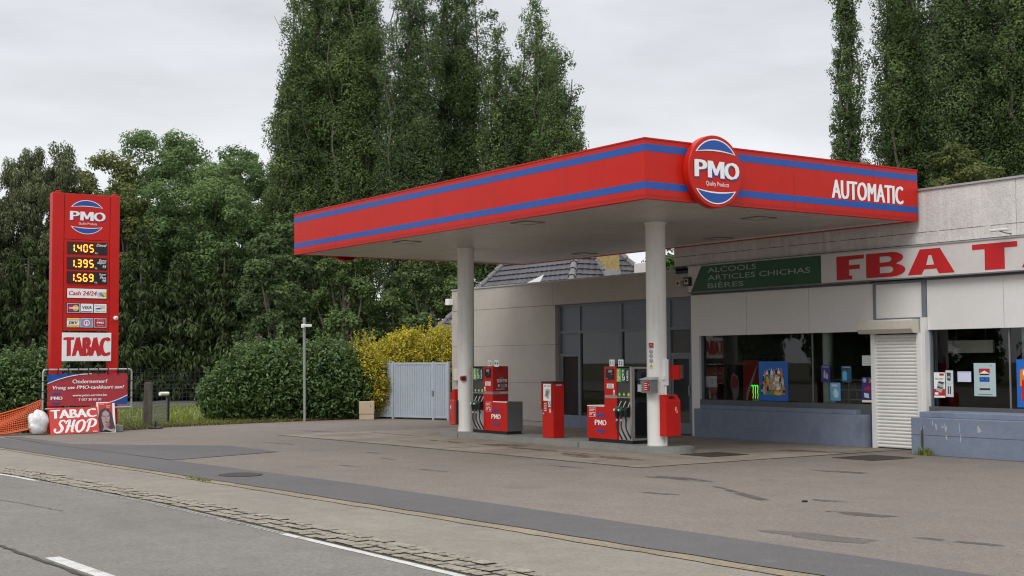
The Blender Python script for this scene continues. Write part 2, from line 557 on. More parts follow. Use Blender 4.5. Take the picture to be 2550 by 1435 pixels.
def emblem(b, F, u, v, r, d, letters="sign_white", shade=None, sub=True, white=True, sx=1.0):
    """two blue crescents edged white, the three white letters between them, small line under"""
    def crescent(sgn, grow, m, dd):
        pts = []
        a0, a1 = math.radians(38 - grow * 4), math.radians(142 + grow * 4)
        ro = 0.86 + grow * 0.035
        n = 18
        for i in range(n + 1):
            a = a0 + (a1 - a0) * i / n
            pts.append((ro * math.cos(a), ro * math.sin(a)))
        ex, ey = pts[-1]
        top = 0.60 - grow * 0.04
        for i in range(1, n):
            x = ex + (-2 * ex) * i / n
            pts.append((x, top - (top - ey) * (x / ex) ** 2))
        pts = [(u + x * r * sx, v + sgn * y * r) for x, y in pts]
        if sgn < 0:
            pts = pts[::-1]
        b.poly(F, pts, dd, m)
    for sgn in (1, -1):
        if white:
            crescent(sgn, 1, letters, d)
        crescent(sgn, 0, "sign_blue", d + 0.003)
    h = 0.46 * r
    MP = [(0, 0), (.25, 0), (.25, .60), (.42, .16), (.58, .16), (.75, .60), (.75, 0), (1, 0), (1, 1), (.70, 1), (.50, .50), (.30, 1), (0, 1)]
    for ch_, cu_, wd_ in (("P", -.56, .40), ("M", .0, .62), ("O", .59, .50)):
        for du, dv, dd, mm in ((.035, -.03, .003, shade), (0, 0, .006, letters)):
            if not mm:
                continue
            uu, vv = u + cu_ * r * sx + du * r, v + .05 * r + dv * r
            if ch_ == "M":
                b.poly(F, [(uu + (px_ - .5) * wd_ * r * sx, vv + (py_ - .5) * h) for px_, py_ in MP], d + dd, mm)
            else:
                b.text(F, ch_, uu, vv, h, d + dd, mm, w=wd_ * r * sx, bold=0.045)
    if sub:
        b.text(F, "Quality Products", u + 0.05 * r, v - 0.36 * r, 0.16 * r, d + 0.006, letters, w=0.85 * r * sx)


# ------------------------------------------------------------------ ground, road, forecourt
sheet("ground", [(-700, -500), (500, -500), (500, 700), (-700, 700)], -0.06, "ground_earth")
sheet("lawn", [(-62, 4), (-36.9, 4), (-37.0, 12), (-38.0, 13.6), (-39.0, 18.2), (-38.9, 21.4), (-57.5, 22.9), (-60.5, 18)], -0.045, "lawn")
sheet("side_road", [(-70, 8), (-61.5, 8), (-54, 25), (-50, 40), (-56, 44), (-64, 27)], -0.04, "fresh_asphalt")

COBU = [(-70, -6.5), (-40, 1.6), (-32, 4.2), (-26, 6.05), (-23.2, 6.47), (-17.5, 6.78), (-14.5, 6.88), (-12.2, 6.95), (-10.1, 6.98), (40, 7.6)]
COBL = [(-70, -7.2), (-40, 0.95), (-32, 3.6), (-26, 5.42), (-23.4, 5.8), (-17.5, 6.28), (-14.5, 6.34), (-12.2, 6.37), (-10.1, 6.40), (40, 7.0)]
TANL = [(-70, -1.0), (-45, 4.6), (-36, 6.72), (-31.1, 7.24), (-25.6, 7.60), (-20.2, 7.93), (-12.4, 8.40), (-8.1, 8.62), (40, 11.2)]
STRL = [(-70, -0.7), (-45, 4.85), (-36, 6.87), (-31.1, 7.38), (-25.6, 7.77), (-20.4, 8.14), (-12.5, 8.62), (-8.1, 8.84), (40, 11.6)]
STRU = [(-70, 0.6), (-45, 6.2), (-36, 8.2), (-31.7, 8.60), (-24.95, 9.10), (-19.0, 9.62), (-14.2, 9.80), (-7.2, 10.02), (40, 12.9)]
sheet("road", COBL + [(40, -30), (-110, -30), (-110, -18)], -0.014, "road_asphalt")
sheet("pavement", wobble(COBU[2:], 0.01, 0.5, False) + [(x, y + .12) for x, y in TANL[2:]][::-1], -0.012, "concrete_strip")
sheet("tan_kerb", wobble(TANL[2:], 0.025, 0.25, False) + [(x, y + .12) for x, y in STRL[2:]][::-1], -0.004, "tan_kerb")
sheet("forecourt", [(-60, 2.5), (-45, 5.6), (-36, 7.2), (-8, 8.9), (40, 11.7), (40, 34), (-36.2, 34), (-38.3, 21.6), (-38.9, 21.4), (-38.75, 18.6),
                    (-38.3, 16.0), (-37.7, 13.7), (-36.75, 12.1), (-36.6, 11.2), (-37.0, 9.6), (-38.5, 7.9), (-45, 6.9), (-60, 4.0)], 0.0, "forecourt_asphalt")
sheet("asphalt_strip", wobble(STRL[2:], 0.018, 0.3, False) + wobble(STRU[2:], 0.012, 0.3, False)[::-1], 0.004, "fresh_asphalt")
sheet("asphalt_patch", [(-35.4, 8.45), (-31.3, 8.60), (-24.95, 9.13), (-25.83, 11.77), (-28.42, 11.71), (-31.4, 9.02), (-35.3, 8.85)], 0.008, "fresh_asphalt")
sheet("concrete_pad", [(-31.9, 14.45), (-26.6, 14.72), (-21.8, 14.98), (-17.95, 15.05), (-18.05, 22.45), (-31.9, 22.45)], 0.004, "pad_concrete")
b = MB()
for a, c_ in (((-31.9, 14.45), (-26.6, 14.72)), ((-26.6, 14.72), (-21.8, 14.98)), ((-21.8, 14.98), (-17.95, 15.05)), ((-17.95, 15.05), (-18.05, 22.4)),
              ((-24.6, 15.0), (-24.6, 22.0)), ((-31.5, 17.0), (-28.8, 17.0))):
    b.line(Frame((0, 0, 0), (1, 0, 0), (0, 1, 0)), wobble([a, c_], 0.012, 0.3, False), 0.035, 0.008, "crack_tar")
structure(b.build("pad_joint"))

FG = Frame((0, 0, 0), (1, 0, 0), (0, 1, 0))
# cobble gutter: rows of real setts on a dirt bed
bed = MB()
bed.add([(x, y, -0.010) for x, y in COBL[2:]] + [(x, y, -0.010) for x, y in COBU[2:][::-1]], [tuple(range(2 * len(COBL[2:])))], "joint_dirt")


def interp(P, x):
    for a, c_ in zip(P[:-1], P[1:]):
        if a[0] <= x <= c_[0]:
            return a[1] + (c_[1] - a[1]) * (x - a[0]) / (c_[0] - a[0])
    return P[-1][1]


for row in range(3):
    x = -30.0 + row * 0.07
    while x < 2.0:
        ln = random.uniform(0.11, 0.20)
        y0, y1 = interp(COBL, x), interp(COBU, x)
        w = (y1 - y0) / 3
        ya, yb = y0 + w * row + 0.018, y0 + w * (row + 1) - 0.026
        j = lambda s=0.012: random.uniform(-s, s)
        tip = random.uniform(-0.004, 0.008)
        q = [(x + j(), ya + j()), (x + ln + j(), ya + 0.06 * ln + j()), (x + ln + j(), yb + 0.06 * ln + j()), (x + j(), yb + j())]
        cx, cy = sum(p[0] for p in q) / 4, sum(p[1] for p in q) / 4
        z = 0.002 + tip
        vs = [(a, c_, -0.03) for a, c_ in q] + [(a, c_, z - 0.007) for a, c_ in q] + [(cx + (a - cx) * 0.86, cy + (c_ - cy) * 0.88, z + j(0.004)) for a, c_ in q]
        fs = [(8, 9, 10, 11)]
        for k in range(4):
            n_ = (k + 1) % 4
            fs += [(k, n_, 4 + n_, 4 + k), (4 + k, 4 + n_, 8 + n_, 8 + k)]
        bed.add(vs, fs[:1] + fs[2::2], "sett_stone")
        bed.add(vs[:8], fs[1::2], "joint_dirt")
        x += ln + random.uniform(0.035, 0.06)
structure(bed.build("cobble_gutter"))

b = MB()
edge = [(x, y - 0.09) for x, y in COBL[3:]]
b.line(FG, wobble([p for p in edge if p[0] >= -26 and p[0] <= -22.2] + [(-22.2, interp(edge, -22.2))], 0.006, 0.3, False), 0.09, -0.010, "road_paint")
for k in (-.03, .02):
    b.line(FG, wobble([(-22.2, interp(edge, -22.2) + k), (-17.5, interp(edge, -17.5) + k), (-13.6, interp(edge, -13.6) + k)], 0.010, 0.25, False), 0.022, -0.010, "worn_paint")
b.line(FG, wobble([(-13.6, interp(edge, -13.6)), (-12.2, interp(edge, -12.2)), (-10.2, interp(edge, -10.2)), (3, interp(edge, 3))], 0.006, 0.3, False), 0.095, -0.010, "road_paint")
structure(b.build("edge_line"))
b = MB()
for x0 in (-25.6, -13.35, -1.0):
    y0 = 3.66 + 0.075 * (x0 + 13.35)
    b.poly(FG, wobble([(x0, y0 - .075), (x0 + 3.0, y0 + 0.15 - .075), (x0 + 3.0, y0 + 0.15 + .075), (x0, y0 + .075)], 0.005, 0.3), -0.010, "road_paint")
structure(b.build("centre_line"))
b = MB()
cp = [(-34, 1.3), (-22, 2.75), (-16, 3.32), (-14.45, 3.45), (-13.3, 3.51), (-11.9, 3.59), (-4, 4.1)]
ww = wobble(cp, 0.016, 0.15, False)
b.line(FG, ww, [random.uniform(0.03, 0.075) for _ in ww], -0.006, "crack_tar")
for seg in ([(-20.5, 4.4), (-18.6, 4.72), (-17.4, 4.9)],):
    ww = wobble(seg, 0.012, 0.15, False)
    b.line(FG, ww, 0.014, -0.006, "crack_tar")
structure(b.build("road_crack"))
b = MB()
for seg in ([(-24.5, 6.95), (-22.8, 7.5), (-20.8, 7.7)], [(-13.2, 7.3), (-11.6, 7.75), (-10.8, 7.95)], [(-18.2, 7.1), (-17.0, 7.75)], [(-9.7, 7.3), (-8.9, 7.9)]):
    b.line(FG, wobble(seg, 0.012, 0.12, False), 0.008, 0.0005, "oil_stain")
structure(b.build("pavement_crack"))
b = MB()
for p in ((-15.9, 14.2, .75, .16, .1), (-13.6, 13.3, 1.3, .07, -.42), (-14.35, 12.4, .3, .09, .3), (-12.2, 13.55, .3, .08, .2),
          (-10.9, 12.7, .42, .17, .3), (-8.7, 11.6, .42, .1, .2), (-15.2, 17.2, .6, .12, .2), 
          (-21.5, 11.2, .35, .05, .1), (-19.8, 11.9, .4, .05, .1), (-22.6, 12.6, .3, .05, 0), (-24.3, 13.2, .35, .05, .1), (-28.5, 13.0, .7, .06, .1), (-33.0, 16.0, .9, .1, .3), 
          (-18.9, 14.2, .5, .05, .05)):
    b.poly(FG, blob(*p), 0.0045, "oil_stain")
b.poly(FG, blob(-9.8, 10.75, .62, .24, .25), 0.0043, "repair_patch")
structure(b.build("oil_stain"))
b = MB()
for p in ((-20.4, 16.2, 1.1, .22, .05), (-22.6, 16.4, 1.3, .16, .02), (-24.6, 16.7, .9, .2, .1), (-26.6, 16.4, .8, .12, 0), (-18.9, 20.5, .8, .25, .3), (-20.9, 15.9, .5, .2, 0)):
    b.poly(FG, blob(*p), 0.0085, "rust_stain")
structure(b.build("rust_stain"))


def cover(label, cx, cy, rx, ry, square, rot=0.0, m="cast_iron", z=0.010):
    b = MB()
    if square:
        pts = [(-rx, -ry), (rx, -ry), (rx, ry), (-rx, ry)]
    else:
        pts = [(rx * math.cos(2 * math.pi * i / 32), ry * math.sin(2 * math.pi * i / 32)) for i in range(32)]
    F = Frame((cx, cy, z), (math.cos(rot), math.sin(rot), 0), (-math.sin(rot), math.cos(rot), 0))
    b.prism(F, pts, -0.03, 0.0, m)
    ins = [(x * 0.92, y * 0.92) for x, y in pts]
    b.prism(F, ins, 0.0, 0.004, m)
    if square:
        for i in range(1, 8):
            x = -rx * 0.9 + 2 * rx * 0.9 * i / 8
            b.fbox(F, x - 0.008, x + 0.008, -ry * .88, ry * .88, 0.004, 0.007, m)
    else:
        for k in (0.3, 0.6):
            b.ring(F, 0, 0, rx * k, rx * k + 0.02, 0.006, "crack_tar", 24)
    return tag(b.build("manhole_cover", origin=(cx, cy, 0)), label, "manhole cover")


cover("dark rectangular drain cover in the concrete beside the island's rounded end", -19.45, 18.3, .45, .52, True, 0.0, z=0.014)
cover("rusty rectangular cover in the asphalt in front of the white shutter", -16.95, 20.1, .5, .6, True, 0.0)
cover("round iron manhole cover in the dark asphalt strip along the road", -20.95, 8.85, .42, .36, False, z=0.012)
b = MB().prism(FG, blob(-12.3, 13.2, .045, .03, .4, 10), 0.001, 0.022, "black_plastic")
tag(b.build("stone", origin=(-12.3, 13.2, 0)), "small black stone lying alone on the open asphalt", "stone")

# ------------------------------------------------------------------ canopy
CX0, CX1, CY0, CY1, CZ0, CZ1 = -31.9, -17.55, 14.95, 22.36, 4.75, 5.81
canopy = thing("canopy", "large red filling station canopy with two blue stripes on round white columns", "canopy", ((CX0 + CX1) / 2, 18.6, 0))


def fascia(F, u0, u1, seams, long):
    b = MB()
    g = 0.0 if long else 0.122
    b.fbox(F, u0 + g, u1 - g, CZ0, CZ1, -0.12, 0.0, "fascia_red")
    if not long:
        for a, c_ in ((u0, u0 + g), (u1 - g, u1)):
            b.rect(F, a, c_, CZ0, CZ1, 0.001, "fascia_red")
    for z0, z1 in ((4.925, 5.055), (5.595, 5.725)):
        b.rect(F, u0, u1, z0, z1, 0.003, "sign_blue")
    for z in (4.795, 4.825):
        b.rect(F, u0, u1, z - 0.006, z + 0.006, 0.004, "dark_red")
    for s in seams:
        b.rect(F, s - 0.004, s + 0.004, CZ0, CZ1, 0.005, "dark_red")
    h = 0.012 if long else -0.131
    b.fbox(F, u0 - h, u1 + h, CZ1, CZ1 + 0.025, -0.13, 0.012, "fascia_red")
    return b.build("fascia", canopy)


fascia(FY(CY0), CX0, CX1, [-29.5, -27.1, -24.7, -22.3, -19.9], True)
fascia(FX(CX1), CY0, CY1, [18.7, 21.0], False)
fascia(Frame((0, CY1, 0), (-1, 0, 0)), -CX1, -CX0, [20, 24, 28], True)
fascia(Frame((CX0, 0, 0), (0, -1, 0)), -CY1, -CY0, [-18.7], False)
b = MB()
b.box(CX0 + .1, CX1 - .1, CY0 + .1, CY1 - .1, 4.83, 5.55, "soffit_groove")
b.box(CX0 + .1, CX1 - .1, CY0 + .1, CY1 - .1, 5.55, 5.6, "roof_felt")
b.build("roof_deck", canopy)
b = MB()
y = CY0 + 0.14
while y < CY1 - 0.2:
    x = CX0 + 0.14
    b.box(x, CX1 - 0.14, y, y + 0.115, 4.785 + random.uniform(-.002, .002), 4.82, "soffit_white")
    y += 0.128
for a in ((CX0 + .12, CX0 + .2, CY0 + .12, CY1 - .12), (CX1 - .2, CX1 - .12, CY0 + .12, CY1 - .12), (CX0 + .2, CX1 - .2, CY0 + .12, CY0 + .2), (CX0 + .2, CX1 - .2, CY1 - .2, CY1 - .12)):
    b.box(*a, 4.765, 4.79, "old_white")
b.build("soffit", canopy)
lamp = None
for x, y in ((-27.3, 15.75), (-22.2, 15.7), (-22.7, 21.6), (-27.9, 21.6), (-19.0, 19.2)):
    b = MB()
    for s in (0, 1):
        b.box(x - .26, x + .26, y - .26 + s * .485, y - .225 + s * .485, 4.765, 4.785, "mid_grey")
        b.box(x - .26 + s * .485, x - .225 + s * .485, y - .225, y + .225, 4.765, 4.785, "mid_grey")
    f = b.build("canopy_light", canopy)
    MB().box(x - .22, x + .22, y - .22, y + .22, 4.77, 4.782, "soffit_white").build("diffuser", f)
for x, lab in ((-20.82, None), (-28.21, None)):
    b = MB()
    b.tube([(x, 18.0, 0.13), (x, 18.0, 4.785)], 0.21, "column_white", 40)
    b.tube([(x, 18.0, 4.74), (x, 18.0, 4.783)], 0.235, "column_white", 40)
    b.tube([(x, 18.0, 0.128), (x, 18.0, 0.15)], 0.218, "old_white", 40)
    b.build("column", canopy, smooth=40)
# round signs on both end faces
for F, u in ((FX(CX1), 16.49), (Frame((CX0, 0, 0), (0, -1, 0)), -16.5)):
    b = MB()
    n = 56
    prof = [(0.645, 0.0), (0.665, 0.02), (0.665, 0.15), (0.65, 0.165)]
    vs, fs = [], []
    for r, d in prof:
        vs += [F(u + r * math.cos(2 * math.pi * i / n), 5.32 + r * math.sin(2 * math.pi * i / n), d) for i in range(n)]
    for j in range(len(prof) - 1):
        for i in range(n):
            fs.append((j * n + i, j * n + (i + 1) % n, (j + 1) * n + (i + 1) % n, (j + 1) * n + i))
    fs.append(tuple((len(prof) - 1) * n + i for i in range(n)))
    b.add(vs, fs, "fascia_red")
    rs = b.build("round_sign", canopy, smooth=30)
    b = MB()
    emblem(b, F, u, 5.32, 0.665, 0.172, shade="sign_blue")
    b.build("emblem", rs)
b = MB()
b.text(FX(CX1), "AUTOMATIC", 20.82, 5.26, 0.37, 0.006, "sign_white", w=2.12, bold=0.03, spacing=1.05)
b.build("lettering", canopy)
# stickers on the near column follow its round face
b = MB()
cx, cy, R = -20.82, 18.0, 0.212


def on_col(u, v):
    a = math.atan2(-18.0, 20.82) + u / R
    return (cx + R * math.cos(a), cy + R * math.sin(a), v)


def col_patch(b, u0, u1, v0, v1, m, r=0.0):
    k = 6
    vs = []
    for i in range(k + 1):
        u = u0 + (u1 - u0) * i / k
        for v in (v0, v1):
            p = Vector(on_col(u, v)) - Vector((cx, cy, v))
            vs.append(Vector((cx, cy, v)) + p * (1 + r))
    b.add(vs, [(2 * i, 2 * i + 2, 2 * i + 3, 2 * i + 1) for i in range(k)], m)


class ColFrame:
    def __init__(s, u, v): s.u0, s.v0 = u, v
    def __call__(s, u, v, d=0.0):
        p = Vector(on_col(s.u0 + u, s.v0 + v))
        c_ = Vector((cx, cy, s.v0 + v))
        return c_ + (p - c_) * (1 + d / R)


col_patch(b, -0.185, -0.065, 2.15, 2.26, "dark_red", 0.004)
cf = ColFrame(-0.125, 2.2)
for k, w in ((0.02, .05), (-.005, .08), (-.03, .07)):
    b.rect(cf, -w / 2, w / 2, k - .005, k + .005, 0.003, "sign_white")
for k in (2.08, 1.985, 1.89):
    cf = ColFrame(-0.125, k)
    b.ring(cf, 0, 0, 0.034, 0.042, 0.002, "black_plastic", 20)
    b.line(cf, [(-.028, .026), (.028, -.026)], 0.008, 0.003, "black_plastic")
    b.rect(cf, -.012, .012, -.022, .018, 0.0025, "mid_grey")
cf = ColFrame(-0.125, 1.78)
b.poly(cf, [(-.045, -.03), (.045, -.03), (0, .045)], 0.002, "yellow")
b.rect(cf, -.007, .007, -.015, .02, 0.003, "black_plastic")
b.rect(cf, -.04, .04, -.05, -.036, 0.002, "light_grey")
b.build("sticker", canopy)
b = MB()
b.tube([(-20.605, 18.05, 0.14), (-20.6, 18.05, 1.95)], 0.016, "white_paint", 8)
b.box(-20.62, -20.57, 18.0, 18.1, 1.38, 1.92, "white_paint")
b.box(-20.64, -20.55, 17.96, 18.02, 1.5, 1.58, "white_paint")
b.build("conduit", canopy)

# ------------------------------------------------------------------ pump island and what stands on it
b = MB()
pts = [(-28.75, 17.55), (-20.55, 17.55)]
for i in range(1, 13):
    a = -math.pi / 2 + math.pi * i / 12
    pts.append((-20.55 + 0.5 * math.cos(a), 18.08 + 0.53 * math.sin(a)))
pts += [(-28.75, 18.61)]
b.prism(FG, pts, -0.02, 0.115, "kerb_concrete")
ins = [(-28.72, 17.58), (-20.55, 17.58)] + [(-20.55 + .47 * math.cos(-math.pi / 2 + math.pi * i / 12), 18.08 + .5 * math.sin(-math.pi / 2 + math.pi * i / 12)) for i in range(1, 13)] + [(-28.72, 18.58)]
b.prism(FG, ins, 0.115, 0.13, "kerb_concrete")
for x in (-22.95, -27.9):
    b.box(x - .012, x + .012, 17.544, 17.56, 0.0, 0.116, "joint_dark")
tag(b.build("pump_island", bevel=0.0, origin=(-24.6, 18.08, 0)), "long low grey concrete island kerb with one rounded end under the canopy", "kerb island")


def fuel_pump(label, u0, s, nums, dim_side):
    """t runs from the low cabinet's outer end (0) to the hose bay's outer end (1.55); s=+1 or -1"""
    p = thing("fuel_pump", label, "fuel pump", (u0 + s * 0.78, 18.08, 0.13), "fuel pumps on the island")
    Y0, Y1 = 17.85, 18.31
    F = FY(Y0)

    def U(a, c_):
        a, c_ = u0 + s * a, u0 + s * c_
        return (a, c_) if a < c_ else (c_, a)
    A, B_, E = 0.61, 1.03, 1.55
    x0, x1 = U(0.02, E - .02)
    MB().box(x0, x1, Y0 + .02, Y1 - .02, 0.13, 0.205, "black_plastic").build("base", p)
    # low cabinet
    b = MB()
    x0, x1 = U(0.0, A)
    b.box(x0, x1, Y0, Y1, 0.205, 0.90, "red_paint")
    end = (x0 - .004, x0) if s > 0 else (x1, x1 + .004)
    b.box(*end, Y0 + .01, Y1, 0.205, 0.92, "pump_grey")
    cab = b.build("low_cabinet", p)
    x0, x1 = U(0.0, A - .004)
    MB().box(x0, x1, Y0 - .004, Y1 if s > 0 else Y0 + .06, 0.9, 0.922, "sign_white" if s > 0 else "white_paint").build("lid", cab)
    if s < 0:
        b = MB().box(x0, x1, Y0 + .06, Y1, 0.9, 0.918, "pump_grey")
        b.build("lid", cab)
    b = MB()
    emblem(b, F, u0 + s * 0.47 if s > 0 else u0 + s * 0.47, 0.54, 0.245, 0.004, sub=False, white=False)
    b.build("emblem", cab)
    su = u0 + s * (0.19 if s > 0 else 0.80)
    b = MB()
    b.rect(F, su - .12, su + .12, .67, .90 if s < 0 else .885, 0.003, "sign_white")
    b.rect(F, su - .113, su + .113, .677, .893 if s < 0 else .878, 0.0045, "red_paint")
    for k, w in ((.86, .17), (.83, .19), (.80, .15), (.765, .19), (.74, .10), (.71, .08)):
        b.rect(F, su - .1, su - .1 + w, k - .006, k + .004, 0.006, "sign_white")
    b.disc(F, su + .07, .715, .025, 0.006, "sign_white", 12)
    b.build("sticker", cab)
    # head
    b = MB()
    x0, x1 = U(A, B_)
    b.box(x0, x1, Y0, Y1, 0.205, 1.09, "red_paint")
    b.box(x0 + .004, x1 - .004, Y0 + .004, Y1 - .004, 1.09, 1.155, "stainless")
    b.box(x0, x1, Y0, Y1, 1.155, 1.76, "red_paint")
    head = b.build("head", p)
    c0 = (x0 + x1) / 2
    d = MB().fbox(F, c0 - .14, c0 + .13, 1.49, 1.72, 0.0, 0.012, "screen_black")
    d.rect(F, c0 - .05, c0 + .08, 1.64, 1.70, 0.014, "mid_grey")
    for k in range(3):
        d.rect(F, c0 - .04, c0 + .07, 1.648 + k * .018, 1.656 + k * .018, 0.016, "light_grey")
    d.rect(F, c0 + .04, c0 + .08, 1.60, 1.612, 0.014, "light_grey")
    d.rect(F, c0 - .12, c0 - .08, 1.505, 1.515, 0.014, "light_grey")
    d.build("display", head)
    b = MB()
    b.rect(F, c0 - .12, c0 + .12, 1.30, 1.40, 0.004, "sign_white")
    for k in range(4):
        b.rect(F, c0 - .09, c0 + .09 - .03 * (k % 2), 1.315 + k * .02, 1.322 + k * .02, 0.006, "mid_grey")
    b.disc(F, c0, 1.44, .012, 0.004, "black_plastic", 10)
    b.rect(F, c0 + (.10 if s > 0 else -.16), c0 + (.15 if s > 0 else -.11), 1.165, 1.27, 0.004, "sign_white")
    b.rect(F, c0 + (.112 if s > 0 else -.148), c0 + (.138 if s > 0 else -.122), 1.18, 1.215, 0.006, "red_paint")
    b.build("sticker", head)
    # pay panel seen on the head's side
    if s < 0:
        G = FX(x1)
        b = MB()
        b.rect(G, Y0 + .005, Y1 - .005, 1.16, 1.755, 0.002, "dark_red")
        b.rect(G, Y0 + .005, Y1 - .005, .95, 1.088, 0.002, "dark_red")
        b.fbox(G, Y0 + .13, Y1 - .05, 1.38, 1.46, 0.002, 0.02, "light_grey")
        for k in range(3):
            b.rect(G, Y0 + .16, Y0 + .23, 1.40 + k * .018, 1.407 + k * .018, 0.022, "mid_grey")
        b.rect(G, Y0 + .26, Y0 + .30, 1.395, 1.42, 0.022, "screen_black")
        b.rect(G, Y0 + .31, Y0 + .35, 1.395, 1.42, 0.022, "screen_black")
        b.fbox(G, Y0 + .22, Y0 + .30, 1.475, 1.505, 0.002, 0.03, "mid_grey")
        b.fbox(G, Y0 + .15, Y0 + .20, 1.27, 1.33, 0.002, 0.02, "light_grey")
        b.fbox(G, Y0 + .23, Y0 + .34, 1.22, 1.34, 0.002, 0.03, "mid_grey")
        b.fbox(G, Y0 + .36, Y0 + .41, 1.27, 1.33, 0.002, 0.02, "light_grey")
        b.rect(G, Y0 + .08, Y0 + .34, 1.205, 1.22, 0.022, "light_grey")
        b.rect(G, Y0 + .2, Y0 + .42, 1.10, 1.15, 0.003, "light_grey")
        b.build("payment_panel", head)
    # number plates
    for k in range(2):
        x = c0 + (-.10 + .30 * k)
        for yy, xs in ((Y0 + .06, 0),):
            b = MB().box(x, x + .17, yy, yy + .012, 1.76, 1.92, "sign_white")
            b.text(FY(yy), nums[k], x + .05, 1.85, .075, 0.004, "black_plastic", bold=0.03)
            b.text(FY(yy), nums[k], x + .125, 1.845, .075, 0.004, "black_plastic", bold=0.03)
            b.build("number_plate", head)
    # hose bay
    b = MB()
    x0, x1 = U(B_, E - .06)
    b.box(x0, x1, Y0 + .06, Y1, 0.205, 1.10, "light_grey")
    b.box(x0, x1, Y0 + .02, Y1, 1.115, 1.74, "dark_grey")
    b.box(x0, x1, Y0 + .005, Y1, 1.10, 1.125, "stainless")
    b.box(x0, x1, Y0 + .03, Y0 + .06, .70, 1.09, "black_plastic")
    bay = b.build("hose_bay", p)
    w = (x1 - x0) / 3
    cols = ["label_green", "label_teal", "black_plastic"]
    txt = ["EURO 95", "SUPER 98", "DIESEL"]
    dots = ["label_green", "label_green", "yellow"]
    for k in range(3):
        xa = x0 + w * k
        b = MB().fbox(F, xa + .008, xa + w - .008, 1.44, 1.725, -0.02, 0.0, cols[k])
        Ft = Frame(F(xa + w * .45, 1.585, 0), (0, 0, 1), (-1, 0, 0))
        b.text(Ft, txt[k], 0, 0, w * .36, 0.004, "sign_white", w=.23, bold=0.03)
        b.rect(F, xa + w * .72, xa + w * .86, 1.48, 1.56, 0.004, "sign_white" if k < 2 else "dark_grey")
        b.build("fuel_label", bay)
        b = MB().disc(F, xa + w * .5, 1.175, .038, -0.016, dots[k], 18)
        b.disc(F, xa + w * .5, 1.175, .014, -0.013, "sign_white" if k < 2 else "card_yellow", 10)
        b.build("grade_badge", bay)
        # nozzle: spout up in the holster, guard, grip down
        xc = xa + w * .5
        nz = MB()
        g = "nozzle_green" if k < 2 else "rubber"
        nz.tube([(xc + .02, Y0 - .02, .90), (xc + .035, Y0 + .0, .97), (xc + .05, Y0 + .03, 1.03)], [.014, .013, .012], "stainless", 8)
        nz.tube([(xc + .02, Y0 - .03, .91), (xc - .01, Y0 - .05, .87), (xc - .03, Y0 - .07, .82)], [.034, .042, .036], g, 10)
        nz.tube([(xc - .03, Y0 - .07, .82), (xc - .03, Y0 - .06, .72), (xc - .01, Y0 - .05, .64)], [.026, .022, .02], "rubber", 8)
        nz.tube([(xc + .0, Y0 - .05, .86), (xc + .03, Y0 - .075, .78), (xc - .005, Y0 - .06, .68)], .010, "rubber", 6)
        nz.tube([(xc - .045, Y0 - .07, .845), (xc - .075, Y0 - .085, .84)], .026, "sign_white" if k < 2 else "rubber", 8)
        nz.tube([(xc - .01, Y0 - .05, .655), (xc - .01, Y0 - .05, .61)], .024, "light_grey" if k < 2 else "rubber", 8)
        no = nz.build("nozzle", bay, smooth=50)
        ht = []
        for i in range(15):
            t = i / 14
            ht.append((xc - .01 + .10 * math.sin(t * 1.45) ** 2, Y0 - .05 - .05 * math.sin(t * math.pi) + .06 * t, .62 - .40 * t))
        MB().tube(ht, .017, "rubber", 8).build("hose", no, smooth=50)
    # outer frame and end panel of the hose bay
    b = MB()
    x0, x1 = U(E - .06, E)
    b.box(x0, x1, Y0 - .01, Y0 + .07, 0.205, 1.76, "stainless")
    b.box(x0, x1, Y1 - .06, Y1, 0.205, 1.76, "stainless")
    b.box(x0, x1, Y0 + .07, Y1 - .06, 0.205, .25, "stainless")
    b.box(x0, x1, Y0 + .07, Y1 - .06, 1.72, 1.76, "stainless")
    b.box(x0 + .015, x1 - .015, Y0 + .07, Y1 - .06, .25, 1.72, "pump_grey")
    fr = b.build("end_frame", p)
    if s > 0:
        b = MB()
        G = FX(x1 - .015)
        b.fbox(G, Y0 + .10, Y0 + .19, 1.47, 1.65, 0.0, 0.008, "light_grey")
        b.fbox(G, Y0 + .22, Y0 + .36, 1.47, 1.68, 0.0, 0.008, "mid_grey")
        b.build("notice", fr)
        MB().rect(FX(x1 - .004), Y0 + .07, Y1 - .06, .25, 1.72, 0.0, "pump_glass").build("end_glass", fr)
    x0, x1 = U(A, E)
    MB().box(x0, x1, Y0 + .01, Y1 - .01, 1.76, 1.775, "dark_grey").build("top_cap", p)
    return p


fuel_pump("red fuel pump numbered 1 and 2 with hoses on its right, beside the stickered column", -23.0, 1, "12", True)
fuel_pump("red fuel pump numbered 3 and 4 with hoses on its left and a grey-sided cabinet", -26.15, -1, "34", False)

t = thing("payment_terminal", "slim red pay terminal with a dark top standing between the two fuel pumps", "payment terminal", (-24.48, 18.0, 0.13))
b = MB()
b.box(-24.70, -24.27, 17.85, 18.17, 0.13, 1.39, "red_paint")
for z in (.55, .62, .95, 1.0):
    pass
b.build("body", t, bevel=0.012)
MB().box(-24.72, -24.25, 17.83, 18.19, 1.39, 1.425, "black_plastic").build("top_cap", t)
b = MB()
F = FY(17.85)
for u in (-24.70, -24.32):
    MB().fbox(F, u, u + .04, .78, 1.38, 0.0, 0.03, "dark_red").build("side_rim", t)
b = MB()
b.rect(F, -24.65, -24.34, .98, 1.37, 0.004, "sign_white")
b.text(F, "24 / 24", -24.5, 1.32, .04, 0.007, "black_plastic", w=.2, bold=.02)
b.poly(F, [(-24.60, 1.08), (-24.44, 1.02), (-24.38, 1.22), (-24.44, 1.27), (-24.56, 1.24)], 0.006, "light_grey")
